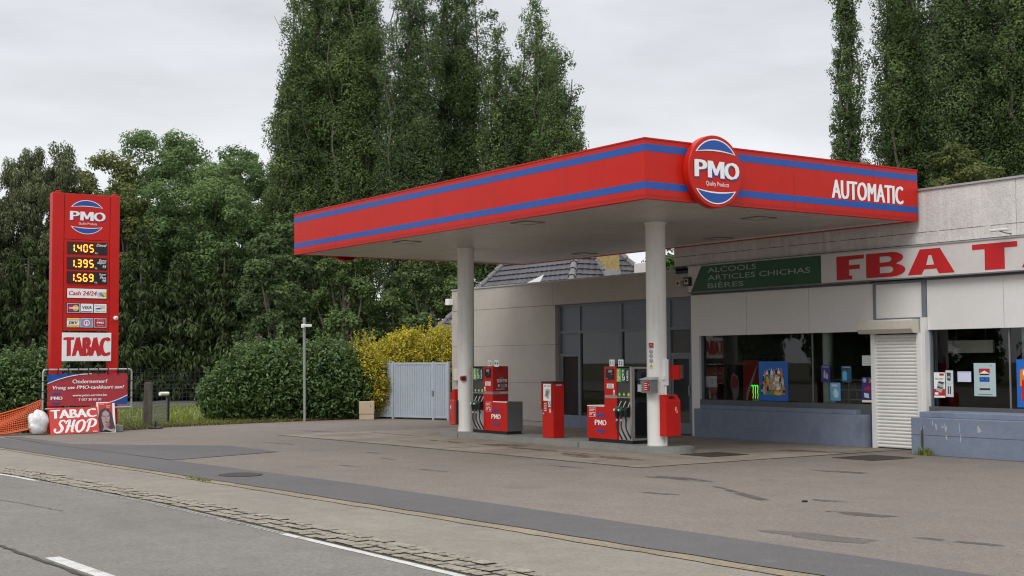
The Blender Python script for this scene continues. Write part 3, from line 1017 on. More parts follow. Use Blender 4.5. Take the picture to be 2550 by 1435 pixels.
b.poly(F, [(-24.55, 1.10), (-24.47, 1.08), (-24.43, 1.2), (-24.52, 1.22)], 0.008, "mid_grey")
b.rect(F, -24.46, -24.34, .84, .97, 0.005, "paper")
b.line(F, [(-24.44, .87), (-24.40, .95), (-24.36, .87)], .02, 0.007, "black_plastic")
b.rect(F, -24.42, -24.35, .71, .80, 0.005, "cream")
b.rect(F, -24.64, -24.50, .72, .96, 0.004, "faded_red")
for k in range(5):
    b.rect(F, -24.62, -24.52, .75 + .04 * k, .762 + .04 * k, 0.006, "sign_white")
b.build("notice", t)
b = MB()
G = FX(-24.27)
b.rect(G, 17.93, 18.09, 1.325, 1.36, 0.003, "light_grey")
b.disc(G, 17.89, 1.0, .015, .004, "dark_red", 10)
b.disc(G, 17.89, .5, .012, .004, "dark_red", 10)
b.rect(F, -24.68, -24.62, .67, .70, 0.004, "light_grey")
b.build("lock", t)

b = MB()
t = thing("paper_dispenser", "grey metal paper towel box with a small red poster fixed to the near column", "dispenser", (-20.73, 17.7, 1.23))
b.box(-20.9, -20.57, 17.62, 17.80, 1.23, 1.51, "mid_grey")
b.add([(-20.92, 17.60, 1.51), (-20.55, 17.60, 1.51), (-20.55, 17.81, 1.56), (-20.92, 17.81, 1.56), (-20.92, 17.60, 1.50), (-20.55, 17.60, 1.50), (-20.55, 17.81, 1.50), (-20.92, 17.81, 1.50)],
      [(0, 1, 2, 3), (4, 7, 6, 5), (0, 4, 5, 1), (1, 5, 6, 2), (2, 6, 7, 3), (3, 7, 4, 0)], "light_grey")
b.build("box", t)
b = MB()
F = FY(17.62)
b.rect(F, -20.78, -20.65, 1.27, 1.46, 0.004, "red_paint")
b.rect(F, -20.65, -20.60, 1.27, 1.46, 0.004, "hair_dark")
b.disc(F, -20.63, 1.40, .02, .006, "pink_skin", 12)
for k in range(4):
    b.rect(F, -20.77, -20.69, 1.30 + .04 * k, 1.31 + .04 * k, 0.006, "sign_white")
b.build("notice", t)
MB().fbox(F, -20.97, -20.86, 1.25, 1.40, 0.0, 0.02, "light_grey").build("paper_tray", t)


def litter_bin(label, x, y, s):
    t = thing("litter_bin", label, "litter bin", (x, y, 0.34), "litter bins on the columns")
    # profile in X (out from the column) and Z
    prof = [(0, .34), (.20, .34), (.20, 1.06), (.09, 1.19), (0, 1.19)]
    b = MB()
    F = Frame((x, y - .2, 0), (s, 0, 0), (0, 0, 1))
    vs = [(x + s * p[0], yy, p[1]) for yy in (y - .2, y + .2) for p in prof]
    n = 5
    fs = [tuple(range(n)), tuple(range(2 * n - 1, n - 1, -1))] + [(i, n + i, n + (i + 1) % n, (i + 1) % n) for i in range(n)]
    if s < 0:
        fs = [f[::-1] for f in fs]
    b.add(vs, fs, "red_paint")
    b.build("body", t, bevel=0.008)
    b = MB()
    a = Vector((x + s * .20, 0, 1.06))
    c_ = Vector((x + s * .09, 0, 1.19))
    nrm = Vector((s * .13, 0, .11)).normalized()
    q = []
    for tt, yy in ((.22, y - .09), (.22, y + .09), (.78, y + .09), (.78, y - .09)):
        p = a.lerp(c_, tt) + nrm * .003
        q.append((p.x, yy, p.z))
    b.add(q, [(0, 1, 2, 3) if s > 0 else (3, 2, 1, 0)], "dark_red")
    q2 = []
    for tt, yy in ((.34, y - .075), (.34, y + .075), (.72, y + .075), (.72, y - .075)):
        p = a.lerp(c_, tt) + nrm * .005
        q2.append((p.x, yy, p.z))
    b.add(q2, [(0, 1, 2, 3) if s > 0 else (3, 2, 1, 0)], "black_plastic")
    b.build("opening", t)
    if s > 0:
        b = MB()
        G = FX(x + .20)
        b.disc(G, y + .07, .93, .014, .004, "sign_white", 10)
        b.line(G, [(y + .07, .915), (y + .06, .86)], .022, .004, "sign_white")
        b.line(G, [(y + .07, .90), (y + .10, .885)], .01, .004, "sign_white")
        b.line(G, [(y + .10, .87), (y + .115, .82), (y + .075, .82), (y + .07, .865)], .009, .004, "sign_white")
        b.build("symbol", t)


litter_bin("red wall-hung litter bin with a white person symbol beside the near column", -20.59, 18.06, 1)
litter_bin("red litter bin mostly hidden behind the fire extinguisher case at the far column", -28.41, 17.98, -1)
t = thing("fire_extinguisher_case", "faded red plastic fire extinguisher case with black back at the far column", "extinguisher case", (-28.33, 17.72, .3))
b = MB().box(-28.45, -28.23, 17.64, 17.73, .29, .93, "faded_red")
b.build("cover", t, bevel=.03)
MB().box(-28.44, -28.24, 17.731, 17.80, .30, .91, "black_plastic").build("back", t)
F = FY(17.64)
b = MB().rect(F, -28.385, -28.35, .70, .79, .003, "sign_white")
for k in range(5):
    b.rect(F, -28.39, -28.34, .40 + k * .025, .41 + k * .025, .003, "dark_red")
b.build("marking", t)
t = thing("alarm_box", "small red and black emergency box on the far side of the near column", "alarm box", (-20.5, 18.27, 1.5))
b = MB().box(-20.60, -20.50, 18.17, 18.36, 1.50, 1.80, "red_paint")
for k in range(4):
    b.box(-20.50, -20.48, 18.33, 18.37, 1.53 + .065 * k, 1.57 + .065 * k, "red_paint")
b.build("cover", t)
MB().box(-20.60, -20.5, 18.361, 18.45, 1.52, 1.80, "dark_grey").build("back", t)
b = MB().box(-28.10, -28.0, 17.75, 17.85, 1.42, 1.52, "dark_red")
b.box(-28.085, -28.015, 17.745, 17.75, 1.435, 1.505, "hair_dark")
b.box(-28.12, -28.02, 17.80, 17.90, 1.40, 1.54, "light_grey")
tag(b.build("call_button", origin=(-28.05, 17.8, 1.42)), "tiny dark red call button on the left side of the far column", "call button")

# ------------------------------------------------------------------ annex (grey panelled wing behind the pumps)
annex = thing("annex_building", "low flat-roofed wing of grey pebbled concrete panels behind the fuel pumps", "building", (-30.4, 24.3, 0))
b = MB()
WX0, WX1, WY = -36.1, -24.69, 22.5
for z0, z1 in ((0.0, .13), (.138, 1.255), (1.263, 2.365), (2.373, 3.505)):
    b.box(WX0, -30.47, WY + (.02 if z0 == 0 else 0), WY + .25, z0, z1, "annex_concrete")
b.box(WX0 + .02, -30.5, WY + .03, WY + .22, 0.1, 3.52, "joint_dark")
b.box(WX0, WX0 + .25, WY + .25, 26.0, 0, 3.5, "annex_concrete")
b.box(WX0 + .25, WX1, 25.75, 26.0, 0, 3.5, "annex_concrete")
b.build("wall", annex)
b = MB()
b.box(WX0, -30.585, WY, WY + .25, 3.515, 4.18, "annex_concrete")
b.box(-30.575, WX1, WY, WY + .25, 3.515, 4.18, "annex_concrete")
b.box(-30.59, -30.57, WY + .01, WY + .2, 3.52, 4.17, "joint_dark")
b.build("fascia", annex)
b = MB()
b.box(WX0 - .03, WX1, WY - .03, WY + .30, 4.18, 4.225, "coping")
b.box(WX0, WX1, WY + .30, 26.0, 3.9, 4.0, "roof_felt")
b.build("roof", annex)
b = MB()
FY0 = 22.62
Fw = FY(FY0)
xs = [(-30.46, -30.38), (-29.55, -29.45), (-27.70, -27.60), (-25.72, -25.62), (-24.86, -24.69)]
for x0, x1 in xs:
    b.box(x0, x1, FY0, FY0 + .1, 0.0, 3.515, "frame_blue")
for i in range(4):
    xa, xb = xs[i][1], xs[i + 1][0]
    b.box(xa, xb, FY0, FY0 + .1, 3.45, 3.515, "frame_blue")
    b.box(xa, xb, FY0, FY0 + .1, 2.68, 2.75, "frame_blue")
    if i in (0, 3):
        b.box(xa, xb, FY0, FY0 + .1, 2.02, 2.09, "frame_blue")
b.build("window_frame", annex)
b = MB()
for i in range(4):
    xa, xb = xs[i][1], xs[i + 1][0]
    b.box(xa, xb, FY0 + .04, FY0 + .08, 2.75, 3.45, "panel_blue")
b.box(xs[0][1], xs[1][0], FY0 + .04, FY0 + .08, 2.09, 2.68, "panel_blue")
b.box(xs[3][1], xs[4][0], FY0 + .04, FY0 + .08, 2.09, 2.68, "dark_grey")
b.build("infill_panel", annex)
b = MB()
b.box(-30.38, -25.72, FY0 - .08, FY0 + .2, 0.0, .36, "plinth_blue")
b.build("plinth", annex)
d = MB()
d.box(-30.30, -29.60, FY0 + .05, FY0 + .06, .37, 2.01, "brown_dark")
d.box(-30.38, -30.30, FY0 + .02, FY0 + .09, .36, 2.02, "mid_grey")
d.build("side_door", annex)
for k in (1, 2):
    xa, xb = xs[k][1], xs[k + 1][0]
    MB().rect(FY(FY0 + .05), xa, xb, .36, 2.68, 0, "window_glass").build("window_pane", annex)
dr = MB()
xa, xb = xs[3][1], xs[4][0]
for a in ((xa, xa + .08, .02, 2.02), (xb - .08, xb, .02, 2.02), (xa + .08, xb - .08, .02, .30), (xa + .08, xb - .08, 1.94, 2.02)):
    dr.box(a[0], a[1], FY0 + .02, FY0 + .07, a[2], a[3], "frame_blue")
do = dr.build("door", annex)
MB().rect(FY(FY0 + .045), xa + .08, xb - .08, .30, 1.94, 0, "window_glass").build("door_glass", do)
MB().box(xb - .065, xb - .04, FY0 - .02, FY0 + .02, 1.0, 1.25, "stainless").build("handle", do)
b = MB()
b.box(-30.4, -24.7, 25.5, 25.6, 0, 3.5, "annex_room")
b.box(-30.4, -24.7, 22.75, 25.5, 0.0, .02, "room_floor")
b.box(-30.4, -24.7, 22.75, 25.5, 3.45, 3.5, "annex_room")
b.box(-30.5, -30.4, 22.75, 25.5, 0, 3.5, "annex_room")
b.box(-24.7, -24.68, 22.75, 25.5, 0, 3.5, "annex_room")
b.build("interior", annex)
b = MB().box(-33.2, -33.12, 22.40, 22.5, .62, .70, "dark_grey")
b.tube([(-33.16, 22.46, .66), (-33.16, 22.38, .64), (-33.16, 22.37, .58)], .02, "dark_grey", 8)
b.build("tap", annex)
b = MB()
b.rect(FY(22.497), -33.2, -33.1, .2, .6, 0, "repair_patch")
tag(MB().box(-33.6, -33.0, 22.2, 22.42, 0.0, .12, "mid_grey").build("concrete_block", origin=(-33.3, 22.3, 0)), "low dark concrete block on the ground at the foot of the pebbled wall", "block")
tag(MB().box(-35.8, -35.55, 22.36, 22.5, 1.29, 1.66, "cream").build("meter_box", bevel=.01, origin=(-35.68, 22.43, 1.29)), "cream meter box on the pebbled wall between gate and far column", "meter box")
tag(MB().box(-36.22, -36.02, 22.32, 22.5, 3.72, 3.92, "white_paint").build("wall_light", bevel=.01, origin=(-36.12, 22.41, 3.72)), "small white box light at the left upper corner of the pebbled wall", "wall light")
t = thing("air_conditioner", "white air conditioner unit on the flat roof left of the near column", "air conditioner", (-28.9, 24.6, 4.0))
MB().box(-29.3, -28.6, 24.5, 24.9, 4.0, 4.72, "old_white").build("case", t, bevel=.02)
MB().fbox(FX(-28.6), 24.54, 24.86, 4.2, 4.62, 0, .01, "mid_grey").build("grille", t)
for x, y0, zz, lab, mm in ((-24.95, 22.3, 3.78, "small pinkish security camera on the fascia left of a black floodlight", "cream"), (-24.58, 22.25, 3.76, "black box floodlight with a pale face at the green sign's left end", "black_plastic")):
    t = thing("security_camera" if mm == "cream" else "floodlight", lab, "camera" if mm == "cream" else "floodlight", (x, 22.4, zz))
    w = .07 if mm == "cream" else .11
    MB().box(x - w, x + w, y0, 22.48, zz, zz + (.13 if mm == "cream" else .22), mm).build("case", t, bevel=.01)
    b = MB()
    if mm == "cream":
        b.disc(FY(y0), x, zz + .065, .045, .004, "black_plastic", 14)
    else:
        b.rect(FY(y0), x - .08, x + .08, zz + .04, zz + .18, .004, "light_grey")
        b.rect(FY(y0), x - .05, x + .05, zz + .09, zz + .16, .006, "black_plastic")
    b.build("lens", t)

# ------------------------------------------------------------------ tobacco shop
SX1 = -6.0
shop = thing("shop_building", "white clad shop with dark windows and a tall weathered concrete parapet", "building", (-16, 26, 0))
b = MB()
for x0, x1 in ((-25.23, -20.2), (-20.19, -15.3), (-15.29, SX1)):
    b.box(x0, x1, 22.44, 22.7, 4.29, 5.40, "parapet_concrete")
b.box(-25.23, -25.0, 22.7, 34, 4.0, 5.40, "parapet_concrete")
b.box(-25.22, SX1, 22.47, 22.7, 4.10, 4.29, "joint_dark")
b.build("parapet", shop)
b = MB()
b.box(-25.26, SX1, 22.40, 22.75, 5.40, 5.44, "coping")
b.box(-25.0, SX1, 22.7, 34, 5.0, 5.1, "roof_felt")
b.build("roof", shop)
b = MB()
b.rect(FY(22.438), -25.23, SX1, 4.52, 4.535, 0, "repair_patch")
b.build("ledge_line", shop)
# cladding panels, each its own sheet with a dark joint behind
for x0, x1 in ((-24.69, -22.735), (-22.725, -20.745), (-20.735, -18.86), (-17.48, -15.675), (-15.665, -13.8), (-13.79, -11.9), (-11.89, -10.0), (-9.99, SX1)):
    MB().box(x0, x1, 22.5, 22.53, 2.50, 3.53, "cladding_white").build("cladding_panel", shop)
b = MB()
b.box(-24.68, SX1, 22.53, 22.6, 2.52, 4.1, "joint_dark")
b.build("panel_backing", shop)
MB().box(-24.69, -24.40, 22.5, 22.7, 0.0, 2.50, "cladding_white").build("white_pier", shop)
MB().box(-17.60, -17.49, 22.42, 22.7, 0.0, 2.76, "cladding_white").build("white_pier", shop)
b = MB()
b.box(-18.86, -18.80, 22.46, 22.6, 2.70, 3.55, "frame_blue")
b.box(-17.59, -17.49, 22.46, 22.6, 2.76, 3.55, "frame_blue")
b.box(-18.80, -17.59, 22.46, 22.6, 2.70, 2.77, "frame_blue")
b.box(-18.80, -17.59, 22.46, 22.6, 3.50, 3.55, "frame_blue")
b.box(-18.80, -17.59, 22.49, 22.52, 2.77, 3.50, "cladding_white")
b.build("over_door_panel", shop)
b = MB()
b.box(-24.6, -18.9, 22.42, 22.5, 3.53, 3.60, "sill_dark")
b.box(-17.49, SX1, 22.42, 22.5, 3.53, 3.60, "sill_dark")
b.build("sign_rail", shop)


def shop_window(x0, x1, mull, z0=.92):
    b = MB()
    b.box(x0, x1, 22.5, 22.75, z0 - .17, z0, "sill_dark")
    b.box(x0, x0 + .03, 22.56, 22.66, z0, 2.5, "frame_blue")
    b.box(x1 - .03, x1, 22.56, 22.66, z0, 2.5, "frame_blue")
    for m in mull:
        b.box(m - .015, m + .015, 22.60, 22.64, z0, 2.5, "mid_grey")
    f = b.build("shop_window", shop)
    e = [x0 + .03] + list(mull) + [x1 - .03]
    for a, c_ in zip(e[:-1], e[1:]):
        MB().rect(FY(22.62), a + .015, c_ - .015, z0, 2.5, 0, "window_glass").build("pane", f)


shop_window(-24.40, -18.90, (-20.75,))
shop_window(-17.49, SX1, (-15.64, -11.9))
b = MB()
for x in (-20.55, -15.42):
    b.tube([(x, 22.9, .3), (x, 22.9, 3.0)], .12, "post_green_white", 20)
b.box(-20.50, -20.3, 22.86, 22.9, .92, 1.2, "post_green_white")
b.build("inner_post", shop, smooth=40)
# walls below the windows and the room inside
b = MB()
b.box(-24.40, -18.90, 22.5, 22.7, 0, .75, "sill_dark")
b.box(-17.49, SX1, 22.5, 22.7, 0, .75, "sill_dark")
b.build("apron_wall", shop)
b = MB()
b.box(-24.65, -24.45, 22.7, 33.9, 0, 3.0, "room_wall")
b.box(-24.45, SX1, 29.0, 29.2, 0, 3.0, "room_dark")
b.box(-24.45, SX1, 22.7, 29.0, .25, .3, "room_floor")
b.box(-24.45, SX1, 22.75, 29.0, 2.62, 2.7, "room_dark")
b.box(SX1 - .1, SX1, 22.7, 34, 0, 5.0, "room_dark")
b.box(-18.7, -18.6, 22.9, 29.0, .3, 2.62, "room_dark")
b.build("interior", shop)
# roller shutter
b = MB()
b.box(-18.90, -18.80, 22.40, 22.50, 0.0, 2.44, "shutter_white")
b.box(-17.70, -17.60, 22.40, 22.50, 0.0, 2.44, "shutter_white")
F = FY(22.47)
n = 33
for i in range(n):
    z0, z1 = .02 + 2.40 * i / n, .02 + 2.40 * (i + 1) / n
    prof = [(0, z0), (-.022, z0 + .010), (-.030, (z0 + z1) / 2), (-.018, z1 - .010), (0, z1)]
    vs = [(x, 22.47 + p[0], p[1]) for x in (-18.80, -17.70) for p in prof]
    b.add(vs, [(k, k + 5, k + 6, k + 1) for k in range(4)], "shutter_white")
    b.box(-18.80, -17.70, 22.472, 22.476, z0 - .004, z0 + .004, "mid_grey")
sh = b.build("roller_shutter", shop, smooth=35)
b = MB()
prof = [(22.5, 2.44), (22.24, 2.44), (22.17, 2.53), (22.17, 2.70), (22.21, 2.73), (22.5, 2.73)]
vs = [(x, p[0], p[1]) for x in (-19.08, -17.64) for p in prof]
b.add(vs, [(0, 1, 2, 3, 4, 5), (11, 10, 9, 8, 7, 6)] + [(i, 6 + i, 6 + (i + 1) % 6, (i + 1) % 6) for i in range(6)], "cream")
b.build("shutter_box", sh)
MB().box(-18.97, -18.90, 22.44, 22.5, 0.0, .8, "joint_dark").build("door_gap", shop)

# sign along the shop
sign = thing("shop_sign", "long white shop sign with a dark green end panel and big red letters", "sign", (-16, 22.4, 3.6))
F = FY(22.34)
b = MB()
b.fbox(F, -24.60, SX1, 3.60, 4.235, -.1, 0, "sign_panel")
b.fbox(F, -24.62, SX1, 4.235, 4.265, -.1, .02, "coping")
b.fbox(F, -24.62, SX1, 3.575, 3.60, -.1, .02, "mid_grey")
b.build("panel", sign)
b = MB()
b.poly(F, [(-24.50, 3.605), (-20.2, 3.605), (-20.2, 4.23), (-24.12, 4.23)], .004, "sign_green")
gp = b.build("green_panel", sign)
b = MB()
b.text(F, "ALCOOLS", -23.88, 4.115, .125, .008, "green_letter", w=1.66, align='L', bold=.008)
b.text(F, "ARTICLES CHICHAS", -23.88, 3.925, .125, .008, "green_letter", w=3.36, align='L', bold=.008)
b.text(F, "BIÈRES", -23.88, 3.745, .15, .008, "green_letter", w=1.24, align='L', bold=.008)
b.build("lettering", gp)
b = MB()
H0, H1 = 3.645, 4.165


def gl(pts, holes=(), m="letter_red", d=.006):
    b.poly(F, pts, d, m)
    for h in holes:
        b.poly(F, h, d + .004, "sign_panel")


def S(x0, x1, pts):
    return [(x0 + (x1 - x0) * u, H0 + (H1 - H0) * v) for u, v in pts]


def arc(cx_, cy_, rx, ry, a0, a1, n=10):
    return [(cx_ + rx * math.cos(math.radians(a0 + (a1 - a0) * i / n)), cy_ + ry * math.sin(math.radians(a0 + (a1 - a0) * i / n))) for i in range(n + 1)]


gl(S(-19.75, -18.98, [(0, 0), (.57, 0), (.57, .16), (.46, .16), (.46, .42), (.85, .42), (.85, .60), (.46, .60), (.46, .82), (1, .84), (1, 1), (0, 1)]))
gl(S(-18.92, -17.88, [(0, 0), (.62, 0)] + arc(.66, .26, .34, .26, -90, 70, 10) + arc(.64, .76, .31, .24, -60, 90, 10) + [(0, 1)]),
   [S(-18.92, -17.88, [(.36, .16), (.56, .16)] + arc(.58, .29, .12, .13, -90, 90, 8) + [(.36, .42)]), S(-18.92, -17.88, [(.36, .60), (.54, .60)] + arc(.55, .72, .11, .12, -90, 90, 8) + [(.36, .84)])])


def letter_a(x0, x1):
    gl(S(x0, x1, [(0, 0), (.30, 0), (.36, .20), (.62, .20), (.67, 0), (1, 0), (.70, 1), (.27, 1)]), [S(x0, x1, [(.405, .36), (.575, .36), (.52, .74), (.46, .74)])])


letter_a(-17.82, -16.66)
T = [(.28, 0), (.72, 0), (.72, .80), (1, .80), (1, 1), (0, 1), (0, .80), (.28, .80)]
gl(S(-16.24, -15.22, T))
letter_a(-15.13, -14.1)
gl(S(-14.1, -13.1, [(0, 0), (.62, 0)] + arc(.66, .26, .34, .26, -90, 70, 10) + arc(.64, .76, .31, .24, -60, 90, 10) + [(0, 1)]),
   [S(-14.1, -13.1, [(.36, .16), (.56, .16)] + arc(.58, .29, .12, .13, -90, 90, 8) + [(.36, .42)]), S(-14.1, -13.1, [(.36, .60), (.54, .60)] + arc(.55, .72, .11, .12, -90, 90, 8) + [(.36, .84)])])
letter_a(-13.05, -11.95)
gl(S(-11.9, -10.9, arc(.5, .5, .5, .5, 40, 320, 24) + arc(.55, .5, .22, .26, 320, 40, 16)))
b.build("lettering", sign)
t = thing("sign_lamp", "small slim lamp on an arm above the red letter T of the shop sign", "lamp", (-15.4, 22.2, 4.33))
MB().box(-15.62, -15.22, 22.02, 22.12, 4.36, 4.40, "old_white").build("head", t, bevel=.01)
MB().tube([(-15.42, 22.07, 4.36), (-15.42, 22.3, 4.33), (-15.42, 22.44, 4.33)], .012, "mid_grey", 6).build("arm", t)

# blue low walls in front of the shop
t = thing("low_wall", "long low blue-grey painted wall below the shop window left of the shutter", "low wall", (-21.7, 22.35, 0))
MB().box(-24.34, -18.99, 22.24, 22.5, 0, .70, "plinth_blue").build("base_course", t, bevel=.01)
MB().box(-24.20, -19.28, 22.32, 22.5, .70, .80, "plinth_blue").build("step_course", t, bevel=.01)
t = thing("low_wall", "low blue-grey wall with chipped white scratches right of the shutter", "low wall", (-12, 21.9, 0))
MB().box(-17.13, SX1, 21.46, 22.5, 0, .735, "plinth_blue").build("base_course", t, bevel=.012)
MB().box(-17.08, SX1, 21.66, 22.5, .735, .845, "plinth_blue").build("step_course", t, bevel=.012)
b = MB()
F = FY(21.46)
b.rect(F, -17.13, SX1, .395, .402, .003, "joint_dark")
for x, z, w, h in ((-16.55, .52, .05, .10), (-16.40, .55, .07, .05), (-16.33, .46, .05, .18), (-16.30, .30, .03, .14), (-16.0, .48, .03, .16), (-15.98, .28, .03, .16), (-15.6, .5, .10, .10), (-16.62, .58, .02, .12), (-16.9, .5, .03, .03), (-16.85, .53, .03, .04)):
    b.poly(F, [(x + px * w, z + py * h) for px, py in blob(.5, .5, .5, .5, 0, 12, .35)], .003, "plinth_chip")
b.poly(F, blob(-16.86, .33, .03, .26, 0, 16, .2), .0032, "joint_dark")
b.build("worn_mark", t)


# ------------------------------------------------------------------ things in the shop windows
def poster(name, label, x0, x1, z0, z1, m, y=22.611, cat="poster", rim=None):
    t = thing(name, label, cat, ((x0 + x1) / 2, y, z0))
    b = MB().fbox(FY(y), x0, x1, z0, z1, -.006, 0, m)
    b.build("sheet", t)
    return t, MB(), FY(y)


t, b, F = poster("poster", "large blue window poster crowded with many coloured drink bottles", -22.46, -21.52, .93, 1.86, "poster_blue")
bc = ["letter_red", "bottle_green", "black_plastic", "orange", "sign_white", "light_grey", "card_violet", "yellow"]
R2 = random.Random(4)
for row, (zb, hh, w) in enumerate(((1.45, .24, .085), (1.27, .27, .085), (1.08, .26, .085))):
    k = 8 + row * 2
    for i in range(k):
        xc = -21.99 + (i - (k - 1) / 2) * (.70 / k) * (.85 + row * .12) + R2.uniform(-.01, .01)
        h = hh * R2.uniform(.9, 1.08)
        m = bc[R2.randrange(len(bc))]
        d = .004 + row * .004 + i * .0002
        b.poly(F, [(xc - w / 2, zb), (xc + w / 2, zb), (xc + w / 2, zb + h * .66), (xc + w * .16, zb + h * .8), (xc + w * .18, zb + h), (xc - w * .18, zb + h), (xc - w * .16, zb + h * .8), (xc - w / 2, zb + h * .66)], d, m)
        b.rect(F, xc - w * .4, xc + w * .4, zb + h * .2, zb + h * .45, d + .0015, bc[R2.randrange(len(bc))])
        b.rect(F, xc - w * .2, xc + w * .2, zb + h * .93, zb + h, d + .0015, bc[R2.randrange(len(bc))])
for i in range(6):
    xc = -22.2 + i * .085
    b.rect(F, xc, xc + .07, 1.06 + .01 * (i % 2), 1.16, .02, "card_yellow" if i > 2 else "bottle_green")
b.build("picture", t)
t, b, F = poster("poster", "small dark purple poster with two white bottles on the window right of the pale post", -20.50, -20.24, 1.39, 1.77, "poster_purple")
for xc, zb, h in ((-20.40, 1.48, .2), (-20.33, 1.46, .15)):
    b.poly(F, [(xc - .03, zb), (xc + .03, zb), (xc + .03, zb + h * .6), (xc, zb + h), (xc - .03, zb + h * .6)], .004, "light_grey")
b.rect(F, -20.46, -20.28, 1.72, 1.74, .004, "light_grey")
b.build("picture", t)
t, b, F = poster("poster", "small dark teal poster with a pale blue carton on the middle of the window", -19.91, -19.63, 1.39, 1.75, "poster_teal")
b.poly(F, [(-19.88, 1.43), (-19.75, 1.43), (-19.75, 1.60), (-19.81, 1.66), (-19.88, 1.60)], .004, "poster_light_blue")
b.rect(F, -19.87, -19.66, 1.715, 1.735, .004, "light_grey")
b.build("picture", t)
t, b, F = poster("poster", "light blue poster with a pale bottle picture hanging lowest on the window", -20.24, -19.95, .98, 1.38, "poster_light_blue")
b.poly(F, blob(-20.08, 1.14, .07, .11, 0, 16, .12), .004, "paper")
b.rect(F, -20.2, -20.03, 1.29, 1.34, .004, "paper")
b.build("picture", t)
t, b, F = poster("poster", "purple poster with a yellow number 30 and a red-topped box beside the shutter", -19.34, -18.98, .96, 1.51, "poster_purple")
b.text(F, "30", -19.08, 1.43, .09, .004, "card_yellow", bold=.03)
b.disc(F, -19.26, 1.44, .05, .004, "light_grey", 16)
b.poly(F, [(-19.30, 1.06), (-19.12, 1.03), (-19.03, 1.1), (-19.03, 1.26), (-19.28, 1.26)], .004, "card_navy")
b.poly(F, [(-19.30, 1.25), (-19.15, 1.22), (-19.02, 1.27), (-19.17, 1.32)], .006, "letter_red")
b.poly(F, [(-19.27, 1.07), (-19.14, 1.05), (-19.15, 1.15), (-19.28, 1.17)], .006, "paper")
b.rect(F, -19.34, -18.98, .96, 1.01, .006, "sign_white")
b.build("picture", t)
t, b, F = poster("notice", "pale blank notice taped high on the window beside the shutter", -19.32, -18.98, 1.76, 1.98, "paper", cat="notice")
for k in range(4):
    b.rect(F, -19.28, -19.06, 1.80 + .04 * k, 1.806 + .04 * k, .003, "light_grey")
b.build("print", t)
t, b, F = poster("notice", "white notice with two black marks taped on the dark fridge front", -24.45, -24.0, 1.22, 1.50, "paper", y=22.70, cat="notice")
b.rect(F, -24.18, -24.15, 1.38, 1.42, .003, "black_plastic")
b.rect(F, -24.18, -24.15, 1.31, 1.35, .003, "black_plastic")
b.build("print", t)
t = thing("neon_sign", "small bright green neon sign of three claw strokes beside the blue poster", "neon sign", (-22.63, 22.66, .92))
b = MB()
F = FY(22.67)
for k, xc in enumerate((-22.72, -22.64, -22.56)):
    b.line(F, [(xc - .05, 1.27), (xc - .02, 1.29), (xc + .01, 1.265), (xc + .012, 1.20), (xc + .002, 1.12), (xc + .018, 1.06), (xc + .0, 1.0), (xc + .012, .955)], [.014, .026, .028, .018, .02, .014, .016, .006], .004 + .001 * k, "neon_green")
b.build("claw_mark", t)
MB().box(-22.74, -22.52, 22.66, 22.74, .92, .945, "light_grey").build("base", t)
for x0, x1, z1, m, lab in ((-24.44, -24.04, 1.78, "brown_dark", "low dark fridge by the shop's inside left wall, carrying the notice"), (-24.0, -23.6, 1.78, "brown_dark", "dark fridge with a dim portrait picture on its door"),
                           (-23.55, -22.95, 1.95, "dark_red", "tall dark red fridge with white swirl behind the green neon sign")):
    t = thing("fridge", lab, "fridge", ((x0 + x1) / 2, 23.4, .3))
    MB().box(x0, x1, 23.15, 23.75, .3, z1, "brown_dark").build("body", t)
    b = MB().fbox(FY(23.15), x0 + .04, x1 - .04, .5, z1 - .06, 0, .02, m)
    d = b.build("door", t)
    if m == "dark_red":
        b = MB().line(FY(23.13), [(x0 + .1, .7), (x0 + .2, 1.1), (x0 + .35, 1.4), (x1 - .08, 1.75)], [.02, .08, .07, .01], .004, "light_grey")
        b.build("swirl", d)
    elif x0 > -24.2:
        b = MB().poly(FY(23.13), blob(-23.8, 1.25, .14, .35, 0, 18, .1), .004, "skin_shade")
        b.poly(FY(23.13), blob(-23.8, 1.35, .10, .16, 0, 18, .1), .006, "dark_red")
        b.build("picture", d)
t = thing("rack", "low pale wire rack with three shelves behind the small window posters", "rack", (-20.2, 23.3, .3))
for z in (.98, 1.2, 1.42):
    MB().box(-20.9, -19.4, 23.1, 23.45, z, z + .02, "light_grey").build("shelf", t)
for x in (-20.9, -20.15, -19.42):
    MB().box(x, x + .02, 23.1, 23.12, .3, 1.44, "light_grey").build("upright", t)
b = MB()
R2 = random.Random(9)
for z in (1.0, 1.22):
    x = -20.85
    while x < -19.45:
        b.box(x, x + .05, 23.2, 23.3, z, z + R2.uniform(.12, .17), R2.choice(["brown_dark", "dark_grey", "wood_old", "mid_grey"]))
        x += .07
b.build("goods", t)

t, b, F = poster("poster", "white and red window poster reading NOUVEAU nearest the shutter on its right", -17.44, -17.17, 1.10, 1.62, "sign_white")
b.rect(F, -17.44, -17.17, 1.14, 1.28, .003, "letter_red")
b.text(F, "NOUVEAU", -17.305, 1.49, .035, .005, "dark_grey", w=.2)
b.rect(F, -17.30, -17.19, 1.555, 1.60, .004, "letter_red")
for k in range(2):
    z = 1.22 + k * .10
    b.poly(F, [(-17.39 + k * .03, z + .03), (-17.26 + k * .03, z - .02), (-17.2 + k * .02, z + .10), (-17.34 + k * .03, z + .12)], .006 + .003 * k, "light_grey")
    b.poly(F, [(-17.37 + k * .03, z + .09), (-17.24 + k * .02, z + .06), (-17.2 + k * .02, z + .10), (-17.34 + k * .03, z + .12)], .008 + .003 * k, "dark_grey")
b.rect(F, -17.42, -17.33, 1.16, 1.21, .008, "sign_white")
b.rect(F, -17.44, -17.17, 1.10, 1.14, .004, "sign_white")
